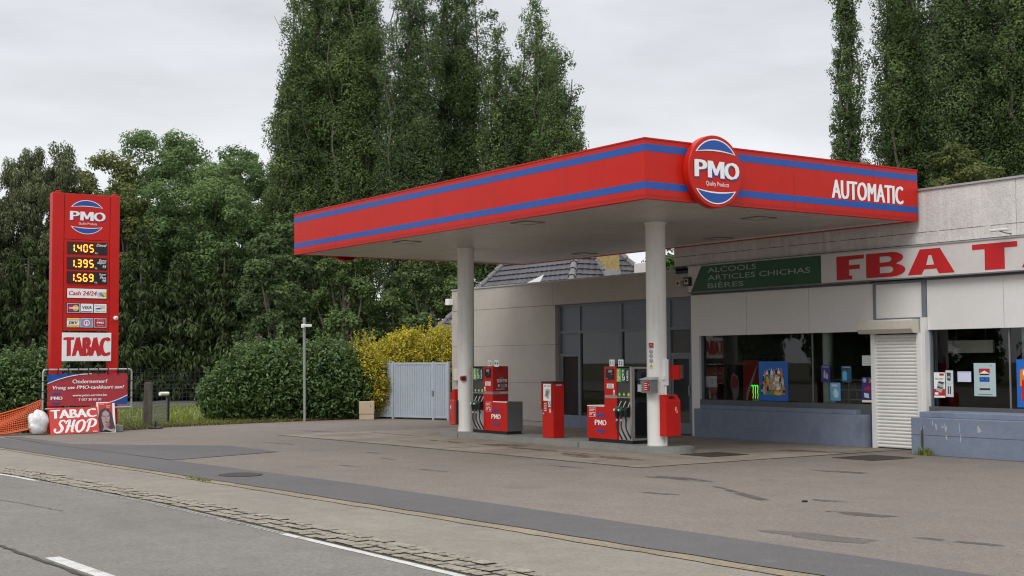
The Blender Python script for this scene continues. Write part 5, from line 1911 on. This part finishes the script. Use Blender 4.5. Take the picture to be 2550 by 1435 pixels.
leaf_mat("leaf_laurel", (0.043, 0.086, 0.026), (0.094, 0.170, 0.051), (0.213, 0.295, 0.097), rough=.38, spec=.35, trans=.3)
leaf_mat("leaf_yellow", (0.160, 0.152, 0.017), (0.425, 0.366, 0.032), (0.659, 0.569, 0.058), trans=.3)
leaf_mat("leaf_grass", (0.075, 0.105, 0.018), (0.165, 0.203, 0.036), (0.300, 0.300, 0.072))
leaf_mat("leaf_dry", (.05, .035, .015), (.11, .075, .03), (.20, .15, .07))


def nrmz(a):
    return a / np.maximum(np.linalg.norm(a, axis=1, keepdims=True), 1e-6)


def leaf_object(name, P, Nn, S_, tint, m, parent=None, origin=(0, 0, 0), aspect=.62, axis=None, axis_w=0.0):
    n = len(P)
    rnd = rng.normal(size=(n, 3))
    if axis is not None:
        rnd = rnd * (1 - axis_w) + np.asarray(axis) * axis_w * 2
    Nn = nrmz(Nn)
    a = nrmz(rnd - Nn * np.sum(rnd * Nn, axis=1, keepdims=True))
    bb = np.cross(Nn, a)
    s = S_[:, None]
    P = P - np.asarray(origin)
    V = np.empty((n, 4, 3), np.float32)
    V[:, 0] = P - a * s * .5
    V[:, 1] = P + bb * s * aspect * .5 + Nn * s * .12 - a * s * .05
    V[:, 2] = P + a * s * .5
    V[:, 3] = P - bb * s * aspect * .5 + Nn * s * .12 - a * s * .05
    me = bpy.data.meshes.new(name)
    me.vertices.add(4 * n)
    me.vertices.foreach_set("co", V.reshape(-1))
    me.loops.add(4 * n)
    me.loops.foreach_set("vertex_index", np.arange(4 * n, dtype=np.int32))
    me.polygons.add(n)
    me.polygons.foreach_set("loop_start", np.arange(0, 4 * n, 4, dtype=np.int32))
    at = me.attributes.new("tint", 'FLOAT', 'FACE')
    at.data.foreach_set("value", np.clip(tint, 0, 1).astype(np.float32))
    me.materials.append(MATS[m])
    me.update(calc_edges=True)
    o = bpy.data.objects.new(name, me)
    C.objects.link(o)
    o.location = origin if parent is None else (0, 0, 0)
    if parent is not None:
        o.parent = parent
    return o


def fill(clumps, up=.45, jit=.42, shell=.5, hue=.15):
    """clumps: rows of cx,cy,cz, rx,ry,rz, count, leaf size, tint centre"""
    c_ = np.array(clumps, float)
    k = c_[:, 6].astype(int)
    r = np.repeat(c_, k, axis=0)
    n = len(r)
    d = nrmz(rng.normal(size=(n, 3)))
    rad = (shell + (1.08 - shell) * rng.random(n) ** .7)[:, None]
    P = r[:, :3] + d * rad * r[:, 3:6] + rng.normal(size=(n, 3)) * .04
    Nn = d * 1.0 + rng.normal(size=(n, 3)) * jit
    Nn[:, 2] += up
    S_ = r[:, 7] * rng.uniform(.7, 1.3, n)
    tint = r[:, 8] + rng.normal(size=n) * hue
    return P, Nn, S_, tint


def limb_path(a, c_, bend, n=6):
    a, c_ = Vector(a), Vector(c_)
    side = Vector((rng.normal(), rng.normal(), 0)) * bend
    return [a.lerp(c_, i / n) + side * math.sin(math.pi * i / n) for i in range(n + 1)]


def poplar(label, x, y, h, R, m="leaf_poplar", plumes=11, leaf=.125, dens=1.2, base=.05, group="tall poplars behind the station", tb=.45):
    t = thing("poplar_tree", label, "tree", (x, y, 0), group)
    clumps, limbs = [], MB()
    limbs.tube(limb_path((x, y, -.1), (x, y, h * .9), .15, 8), [.30 * (1 - .11 * i) + .02 for i in range(9)], "bark", 7)
    for i in range(plumes):
        lead = i == 0
        a = 2.4 * i + rng.uniform(-.4, .4)
        off = 0 if lead else R * rng.uniform(.40, .80)
        z0 = h * (base + .34 * rng.random() * (not lead))
        z1 = h * (1.0 if lead else rng.uniform(.55, .98) - .10 * off / R)
        if 0 < i < 7:
            z1 = h * rng.uniform(.84, .985)
            off = R * rng.uniform(.3, .62)
        K = max(4, int((z1 - z0) / 1.05))
        path = []
        for k in range(K + 1):
            u = k / K
            rr = off * min(1, (u / .35)) ** .7 * (1 - .28 * u * u)
            path.append(Vector((x + rr * math.cos(a) + rng.normal() * .16, y + rr * math.sin(a) + rng.normal() * .16, z0 + (z1 - z0) * u)))
        n_ = len(path) - 1
        limbs.tube(path[:-1], [.08 * (1 - .85 * j / n_) + .012 for j in range(n_)], "bark", 5)
        tc_ = tb + rng.normal() * .10
        for k, p in enumerate(path):
            u = k / K
            w = R * (.42 if lead else .36) * (.72 + .42 * math.sin(math.pi * min(1, u * 1.02 + .08))) * (1 - u ** 10) ** .5
            w = max(.42, min(1.05, w) * rng.uniform(.7, 1.2))
            if rng.random() < .17 and 0.08 < u < .92:
                continue
            tk = tc_ + rng.normal() * .17
            clumps.append((p.x, p.y, p.z, w * .85, w * .85, w * 1.25, 150 * dens * (w / .6) ** 2 + 20, leaf, tk))
            for _ in range(3):
                q = rng.uniform(0, 6.28)
                ww = w * rng.uniform(.38, .62)
                clumps.append((p.x + w * .9 * math.cos(q), p.y + w * .9 * math.sin(q), p.z + rng.uniform(-.5, .6), ww, ww, ww * 1.2, 110 * dens * (ww / .45) ** 2 + 14, leaf, tk + .05 + rng.normal() * .08))
            q = rng.uniform(0, 6.28)
            e_ = p + Vector((w * 1.1 * math.cos(q), w * 1.1 * math.sin(q), w * 1.6))
            limbs.tube([p, (p + e_) / 2 + Vector((.1 * math.cos(q), .1 * math.sin(q), -.1)), e_], [.03, .02, .008], "bark", 4)
    P, Nn, S_, ti = fill(clumps, up=.5, shell=.6, hue=.08, jit=.3)
    leaf_object("crown", P, Nn, S_, ti, m, t, (x, y, 0))
    limbs.build("trunk", t, smooth=60)
    return t


def broad_tree(label, x, y, h, R, m, base=.18, leaf=.19, dens=2.3, lobes=12, name="broadleaf_tree", droop=False, tb=.45, group=None, flat=1.0):
    t = thing(name, label, "tree", (x, y, 0), group)
    clumps, limbs = [], MB()
    limbs.tube(limb_path((x, y, -.1), (x, y, h * .75), .3, 8), [.28 * (1 - .10 * i) + .02 for i in range(9)], "bark", 8)
    cz, rz = h * (base + 1) / 2, h * (1 - base) / 2
    for i in range(lobes):
        # lobe centres spread over an egg-shaped crown
        zf = -1 + 2 * (i + .5) / lobes
        a = 2.4 * i + rng.uniform(-.3, .3)
        rr = R * math.sqrt(max(.05, 1 - (max(zf, -.4)) ** 2)) * rng.uniform(.5, .72)
        c0 = Vector((x + rr * math.cos(a), y + rr * math.sin(a) * flat, cz + zf * rz * .80))
        L_ = R * rng.uniform(.36, .52)
        limbs.tube(limb_path((x, y, max(h * .12, c0.z - rz * .7)), c0, .2, 5), [.10, .08, .06, .045, .03, .015], "bark", 5)
        tl = tb + rng.normal() * .09
        for _ in range(28 if droop else 16):
            d = Vector((rng.normal(), rng.normal(), rng.normal() * .8 + .25)).normalized()
            p = c0 + Vector((d.x * L_, d.y * L_, d.z * L_ * .85)) * rng.uniform(.55, 1.0)
            w = L_ * rng.uniform(.26, .44)
            if droop:
                clumps.append((p.x, p.y, p.z - w * .5, w * .62, w * .62, w * 1.15, 60 * dens * (w / .5) ** 1.3 + 8, leaf, tl + rng.normal() * .1))
            else:
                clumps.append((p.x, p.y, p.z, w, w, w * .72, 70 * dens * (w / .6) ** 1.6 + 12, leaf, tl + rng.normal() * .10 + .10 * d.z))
    P, Nn, S_, ti = fill(clumps, up=.6 if not droop else .0, shell=.45)
    leaf_object("crown", P, Nn, S_, ti, m, t, (x, y, 0), axis=(0, 0, -1) if droop else None, axis_w=.75 if droop else 0, aspect=.4 if droop else .62)
    limbs.build("trunk", t, smooth=60)
    return t


def conifer(label, x, y, h, R, m="leaf_conifer", leaf=.34, dens=1.8, tb=.45, group="dark conifers beyond the side road"):
    t = thing("conifer_tree", label, "tree", (x, y, 0), group)
    clumps, limbs = [], MB()
    limbs.tube([(x, y, -.1), (x, y, h * .95)], [.22, .03], "bark", 7)
    K = int(h / .42)
    for k in range(K):
        u = (k + .5) / K
        z = h * (.03 + .97 * u)
        rr = R * (1 - u) ** .55 * (.9 + .15 * math.sin(k * 1.7))
        nb = max(3, int(9 * rr / R + 2))
        for j in range(nb):
            a = 2 * math.pi * j / nb + k * 1.1 + rng.uniform(-.3, .3)
            r0 = rr * rng.uniform(.6, 1.02)
            p = (x + r0 * math.cos(a), y + r0 * math.sin(a))
            w = max(.18, rr * rng.uniform(.20, .34))
            clumps.append((p[0], p[1], z - .12 * r0, w, w, w * .9, 34 * dens * (w / .4) ** 1.3 + 8, leaf, tb + rng.normal() * .14))
            if j % 3 == 0:
                limbs.tube([(x, y, z), (x + .5 * r0 * math.cos(a), y + .5 * r0 * math.sin(a), z - .02), (p[0], p[1], z - .12 * r0)], [.03, .02, .008], "bark", 4)
    P, Nn, S_, ti = fill(clumps, up=.15, shell=.35)
    leaf_object("crown", P, Nn, S_, ti, m, t, (x, y, 0), aspect=.34, axis=(0, 0, -1), axis_w=.6)
    limbs.build("trunk", t, smooth=60)
    return t


def along(px_deg_list):
    pass


def shrub(name, label, cat, lobes, m, leaf, dens, up=.45, tb=.5, sprigs=0, loc=(0, 0, 0), aspect=.45, shell=.55, stem=True):
    """lobes: cx,cy,cz,rx,ry,rz"""
    t = thing(name, label, cat, loc)
    clumps, limbs = [], MB()
    for (cx_, cy_, cz_, rx, ry, rz) in lobes:
        area = (rx * ry + rx * rz + ry * rz)
        for _ in range(int(26 * area * dens) + 6):
            d = Vector((rng.normal(), rng.normal(), rng.normal())).normalized()
            if cz_ + d.z * rz < .02:
                d.z = abs(d.z) * .2
            f = rng.uniform(.72, 1.02)
            p = (cx_ + d.x * rx * f, cy_ + d.y * ry * f, max(.08, cz_ + d.z * rz * f))
            w = rng.uniform(.13, .27)
            clumps.append((*p, w, w, w, 30, leaf, tb + rng.normal() * .1))
        if stem:
            for _ in range(4):
                limbs.tube(limb_path((cx_ + rng.normal() * .1, cy_ + rng.normal() * .1, 0), (cx_ + rng.normal() * rx * .4, cy_ + rng.normal() * ry * .4, cz_ + rz * .6), .1, 4), [.035, .03, .025, .02, .01], "bark", 5)
    P, Nn, S_, ti = fill(clumps, up=up, shell=shell, hue=.2)
    ex = []
    for _ in range(sprigs):
        l_ = lobes[rng.integers(len(lobes))]
        a = rng.uniform(0, 6.28)
        q = math.sqrt(rng.random()) * .85
        bx_, by_ = l_[0] + l_[3] * q * math.cos(a), l_[1] + l_[4] * q * math.sin(a)
        bz = l_[2] + l_[5] * math.sqrt(max(0, 1 - q * q)) * .95
        hgt = rng.uniform(.15, .58)
        tip = (bx_ + rng.normal() * .08, by_ + rng.normal() * .08, bz + hgt)
        limbs.tube([(bx_, by_, bz - .2), tip], [.012, .004], "bark", 4)
        for k in range(18):
            u = k / 17
            ex.append((bx_ + (tip[0] - bx_) * u, by_ + (tip[1] - by_) * u, bz + hgt * u))
    if ex:
        E_ = np.array(ex)
        n = len(E_)
        d = nrmz(np.c_[rng.normal(size=(n, 2)), rng.uniform(.1, .8, n)])
        E_ = E_ + d * leaf * .35
        nn = np.cross(d, rng.normal(size=(n, 3)))
        nn[nn[:, 2] < 0] *= -1
        P, Nn, S_, ti = np.r_[P, E_], np.r_[Nn, nn], np.r_[S_, np.full(n, leaf * .95)], np.r_[ti, np.clip(tb + .2 + rng.normal(size=n) * .12, 0, 1)]
    leaf_object("foliage", P, Nn, S_, ti, m, t, loc, aspect=aspect)
    if limbs.v:
        limbs.build("stems", t, smooth=60)
    return t


SMALL_TREES = True
# left group of poplars, left to right
poplar("broad dark poplar at the left end of the row, top cut by the frame", -68.6, 33.5, 29.0, 2.5, plumes=16)
poplar("shorter poplar bulging lowest on the left side of the poplar row", -67.9, 31.5, 18.8, 2.05, plumes=14)
poplar("massive poplar second from the left in the row, cut off by the frame", -68.4, 35.9, 30.0, 2.7, plumes=17)
poplar("poplar right of the narrow sky gap in the middle of the row", -64.3, 37.2, 26.0, 2.2, plumes=15, m="leaf_poplar_olive")
poplar("tall dark poplar just left of the pair of thinner poplars", -65.2, 41.0, 28.0, 2.2, plumes=15)
poplar("thin airy poplar with two ragged tips showing sky through", -62.4, 41.9, 21.8, 2.0, plumes=14)
poplar("pointed poplar whose narrow tip stands highest near the canopy", -61.8, 44.4, 23.2, 2.4, plumes=17)
poplar("short poplar at the right end of the left poplar row", -59.2, 44.0, 19.4, 2.2, plumes=14)
# right group
GR = "poplars behind the shop"
poplar("narrow free-standing poplar column left of the right poplar group", -44.0, 50.8, 23.0, 1.05, plumes=11, group=GR)
poplar("wide poplar second in the right group, above the AUTOMATIC lettering", -43.5, 54.8, 28, 2.1, plumes=16, group=GR, tb=.4)
poplar("olive poplar above the canopy's right corner", -40.4, 55.6, 28, 2.8, plumes=18, group=GR, m="leaf_poplar_olive")
poplar("dark poplar cut by the picture's right edge", -37.2, 56.4, 29, 2.5, plumes=16, group=GR, tb=.4)
broad_tree("small round bush-like tree at the left foot of the right poplar group", -42.3, 47.4, 12.0, 1.5, "leaf_poplar", base=.1, lobes=9)
broad_tree("low olive tree above the grey parapet right of the canopy", -37.6, 50.8, 12.6, 2.2, "leaf_olive", base=.1, lobes=10, tb=.4)
# deciduous trees on the left
broad_tree("grey-green weeping birch at the picture's left, left of the pylon top", -73.2, 19.2, 14.2, 3.0, "leaf_birch", base=.12, leaf=.19, dens=2.6, lobes=17, name="birch_tree", droop=True)
broad_tree("lower weeping birch cut by the picture's left edge", -73.0, 16.2, 11.6, 3.0, "leaf_birch", base=.1, leaf=.19, dens=2.6, lobes=16, name="birch_tree", droop=True)
broad_tree("yellowish-green tree rising directly above the pylon", -76.0, 22.9, 14.4, 3.3, "leaf_olive", base=.15, lobes=12)
broad_tree("big light green maple with the tallest crown right of the pylon", -77.0, 28.0, 16.4, 4.2, "leaf_maple", base=.15, lobes=16, tb=.55, name="maple_tree")
broad_tree("maple whose bright crown meets the left poplar", -77.4, 32.0, 16.2, 3.9, "leaf_maple", base=.15, lobes=15, tb=.5, name="maple_tree")
broad_tree("dark maple half hidden behind the lowest poplar", -74.6, 34.0, 15.4, 3.2, "leaf_maple", base=.12, lobes=12, tb=.4, name="maple_tree")
broad_tree("wide green maple in front, its crown spreading right of the price displays", -69.8, 27.0, 12.8, 4.0, "leaf_maple", base=.22, lobes=17, tb=.55, name="maple_tree")
broad_tree("small olive tree between pylon and maples", -72.0, 23.6, 12.0, 2.9, "leaf_olive", base=.12, lobes=11, tb=.4)
# understory behind the canopy
for (x, y, h, R, m, lab) in ((-58.5, 26.2, 7.6, 1.8, "leaf_poplar_olive", "low olive-green tree left of the canopy's far end"), (-57.5, 29.6, 7.8, 2.1, "leaf_poplar", "low dark tree seen under the canopy's far end"),
                             (-55.8, 33.2, 7.6, 2.1, "leaf_poplar", "low dark tree behind the far column"), (-61.5, 27.8, 9.6, 2.0, "leaf_poplar_olive", "dense tree rising just left of the canopy's far corner"),
                             (-52.0, 37.0, 7.6, 2.3, "leaf_poplar", "bushy tree behind the tiled roof, left of the chimney"), (-46.0, 41.5, 7.8, 2.2, "leaf_poplar", "bushy tree behind the tiled roof, right of the chimney"),
                             (-41.5, 41.0, 7.4, 2.0, "leaf_poplar", "bushy tree between near column and parapet end")):
    broad_tree(lab, x, y, h, R, m, base=.03, lobes=12, tb=.42, group="low trees behind the station")
# conifers
for (x, y, h, R, lab) in ((-68.5, 14.5, 9.2, 2.0, "dark conifer at the picture's left edge"), (-68.0, 17.3, 8.2, 1.9, "dark conifer directly left of the pylon"), (-68.0, 20.4, 8.8, 1.9, "dark conifer mostly behind the pylon"),
                          (-66.6, 22.6, 9.0, 1.7, "brownish conifer just right of the pylon's displays"), (-65.8, 24.4, 7.6, 1.6, "brownish conifer right of the pylon's TABAC board"), (-64.8, 26.4, 7.9, 1.7, "brownish conifer above the wooden post"),
                          (-63.9, 28.4, 8.2, 1.6, "brownish conifer above the marker post"), (-62.9, 30.4, 7.4, 1.6, "brownish conifer behind the laurel hedge's left end"), (-61.2, 31.8, 6.6, 1.7, "dark conifer behind the laurel hedge, left of the camera pole"),
                          (-59.6, 33.6, 6.2, 1.8, "dark conifer behind the laurel hedge, right of the camera pole")):
    conifer(lab, x, y, h, R * 1.2)

# hedges and shrubs near the forecourt
lob = []
for (x, y, rx, h) in ((-41.55, 17.0, .85, 1.55), (-41.1, 17.6, .9, 2.2), (-40.5, 18.3, .95, 2.5), (-40.1, 19.05, .8, 2.1), (-39.75, 19.8, .95, 2.5), (-39.4, 20.6, .85, 2.2)):
    lob.append((x, y, h * .5, rx, rx, h * .52))
shrub("laurel_hedge", "thick glossy green laurel hedge along the forecourt behind the camera pole", "hedge", lob, "leaf_laurel", .145, 4.6, sprigs=230, loc=(-40.3, 18, 0), tb=.45)
lob = [(-38.6 - .1 * k, 8.0 + .75 * k, .9, 1.0, .9, .95 + .12 * k) for k in range(4)] + [(-39.3, 10.9, .7, .9, .8, .8)]
shrub("laurel_hedge", "smaller green hedge at the left picture edge behind the pylon's left leg", "hedge", lob, "leaf_laurel", .13, 4.0, sprigs=60, loc=(-38.6, 9, 0), tb=.4)
lob = [(-40.0, 21.9, 1.2, 1.0, .9, 1.25), (-39.2, 22.6, 1.7, 1.1, 1.0, 1.25), (-38.1, 23.4, 1.7, 1.2, 1.0, 1.35), (-37.2, 24.2, 1.7, 1.1, 1.0, 1.2), (-39.1, 21.6, .9, .65, .5, .8), (-38.2, 24.6, 1.9, 1.0, .9, 1.25), (-39.2, 20.95, 1.75, .75, .6, .75), (-38.9, 21.2, 1.15, .55, .45, .6)]
shrub("golden_conifer", "big golden yellow conifer shrub spilling over the sheet metal gate", "shrub", lob, "leaf_yellow", .105, 5.5, sprigs=160, loc=(-38.8, 22.5, 0), tb=.55, aspect=.4)

# grass verge, leaf litter, weeds


def tufts(name, pts, hmin, hmax, m, w=.012, kind="stuff", label=None, cat=None):
    n = len(pts)
    P = np.array(pts)
    h = rng.uniform(hmin, hmax, n)
    d = nrmz(np.c_[rng.normal(size=(n, 2)), np.zeros(n)])
    lean_ = np.c_[rng.normal(size=(n, 2)) * .35, np.ones(n)] * h[:, None]
    V = np.empty((n, 3, 3), np.float32)
    V[:, 0] = P - d * w
    V[:, 1] = P + d * w
    V[:, 2] = P + lean_
    me = bpy.data.meshes.new(name)
    me.vertices.add(3 * n)
    me.vertices.foreach_set("co", V.reshape(-1))
    me.loops.add(3 * n)
    me.loops.foreach_set("vertex_index", np.arange(3 * n, dtype=np.int32))
    me.polygons.add(n)
    me.polygons.foreach_set("loop_start", np.arange(0, 3 * n, 3, dtype=np.int32))
    at = me.attributes.new("tint", 'FLOAT', 'FACE')
    at.data.foreach_set("value", np.clip(rng.normal(.5, .22, n), 0, 1).astype(np.float32))
    me.materials.append(MATS[m])
    me.update(calc_edges=True)
    o = bpy.data.objects.new(name, me)
    C.objects.link(o)
    if kind:
        o["kind"] = kind
    else:
        tag(o, label, cat)
    return o


def scatter(n, x0, x1, y0, y1, z=-.045, f=None):
    o = []
    while len(o) < n:
        x, y = rng.uniform(x0, x1), rng.uniform(y0, y1)
        if f is None or f(x, y):
            o.append((x, y, z))
    return o


edge_line_ = [(9.0, -37.3), (12.1, -36.9), (13.7, -37.85), (16, -38.45), (18.6, -38.9), (21.4, -39.0)]


def edge_x(y):
    for (ya, xa), (yb, xb) in zip(edge_line_[:-1], edge_line_[1:]):
        if ya <= y <= yb:
            return xa + (xb - xa) * (y - ya) / (yb - ya)
    return -39


gp = scatter(26000, -57, -37.0, 5, 24, f=lambda x, y: x < edge_x(y) - .12 and rng.random() < (1 if x > -44 else .45))
tufts("grass", gp, .06, .20, "leaf_grass", .014)
lp = scatter(6500, -41, -36.5, 11.8, 21.0, f=lambda x, y: edge_x(y) - .9 < x < edge_x(y) + .1 and rng.random() < (1.0 if x < edge_x(y) else .3))
P = np.array(lp)
P[:, 2] = .012 + rng.random(len(P)) * .03
leaf_object("leaf_litter", P, np.c_[rng.normal(size=(len(P), 2)) * .4, np.ones(len(P))], rng.uniform(.03, .08, len(P)), rng.random(len(P)), "leaf_dry")["kind"] = "stuff"
wp = [(rng.normal(-16.75, .10), 21.40 + rng.normal() * .03, 0) for _ in range(160)]
tufts("weed_tuft", wp, .05, .20, "leaf_grass", .012, None, "small green weed tuft growing at the foot of the chipped blue wall", "weed")
wp = [(rng.normal(-17.3, .10), 22.30 + rng.normal() * .04, 0) for _ in range(50)]
tufts("weed_tuft", wp, .03, .12, "leaf_grass", .01, None, "few thin weed blades at the foot of the white shutter", "weed")
wp = [(-20.6 + rng.normal() * .25, 7.98 + rng.normal() * .03, 0.0) for _ in range(150)]
wp += [(x, interp(COBL, x) + rng.normal() * .03, -.02) for x in rng.uniform(-25, -5, 260)]
tufts("moss", wp, .008, .03, "leaf_grass", .012)

# far-off woods: behind the trees, and across the road behind the viewer


def woods(name, P, n, h, leaf, m):
    rows = []
    for a, c_ in zip(P[:-1], P[1:]):
        L_ = math.hypot(c_[0] - a[0], c_[1] - a[1])
        k = int(L_ / 1.6)
        for i in range(k):
            u = (i + rng.random()) / k
            hh = h * rng.uniform(.65, 1.1)
            x, y = a[0] + (c_[0] - a[0]) * u, a[1] + (c_[1] - a[1]) * u
            for j in range(5):
                rows.append((x + rng.normal() * 1.2, y + rng.normal() * 1.2, hh * (.12 + .19 * j), 1.5, 1.5, hh * .16, n, leaf, .35 + rng.normal() * .12))
    P_, Nn, S_, ti = fill(rows, up=.4, shell=.3)
    o = leaf_object(name, P_, Nn, S_, ti, m)
    o["kind"] = "stuff"


woods("woodland", [(-95, 10), (-92, 26), (-84, 40), (-74, 54), (-62, 62)], 220, 9.0, .45, "leaf_conifer")
woods("woodland", [(-89, -38), (-60, -48), (-20, -60)], 420, 14.0, .6, "leaf_poplar")  # out of view, added to darken the reflections in the shop glass
woods("woodland", [(-150, 2), (-116, -22)], 300, 9.0, .6, "leaf_poplar")  # also out of view; gap left so the wing's glass reflects sky
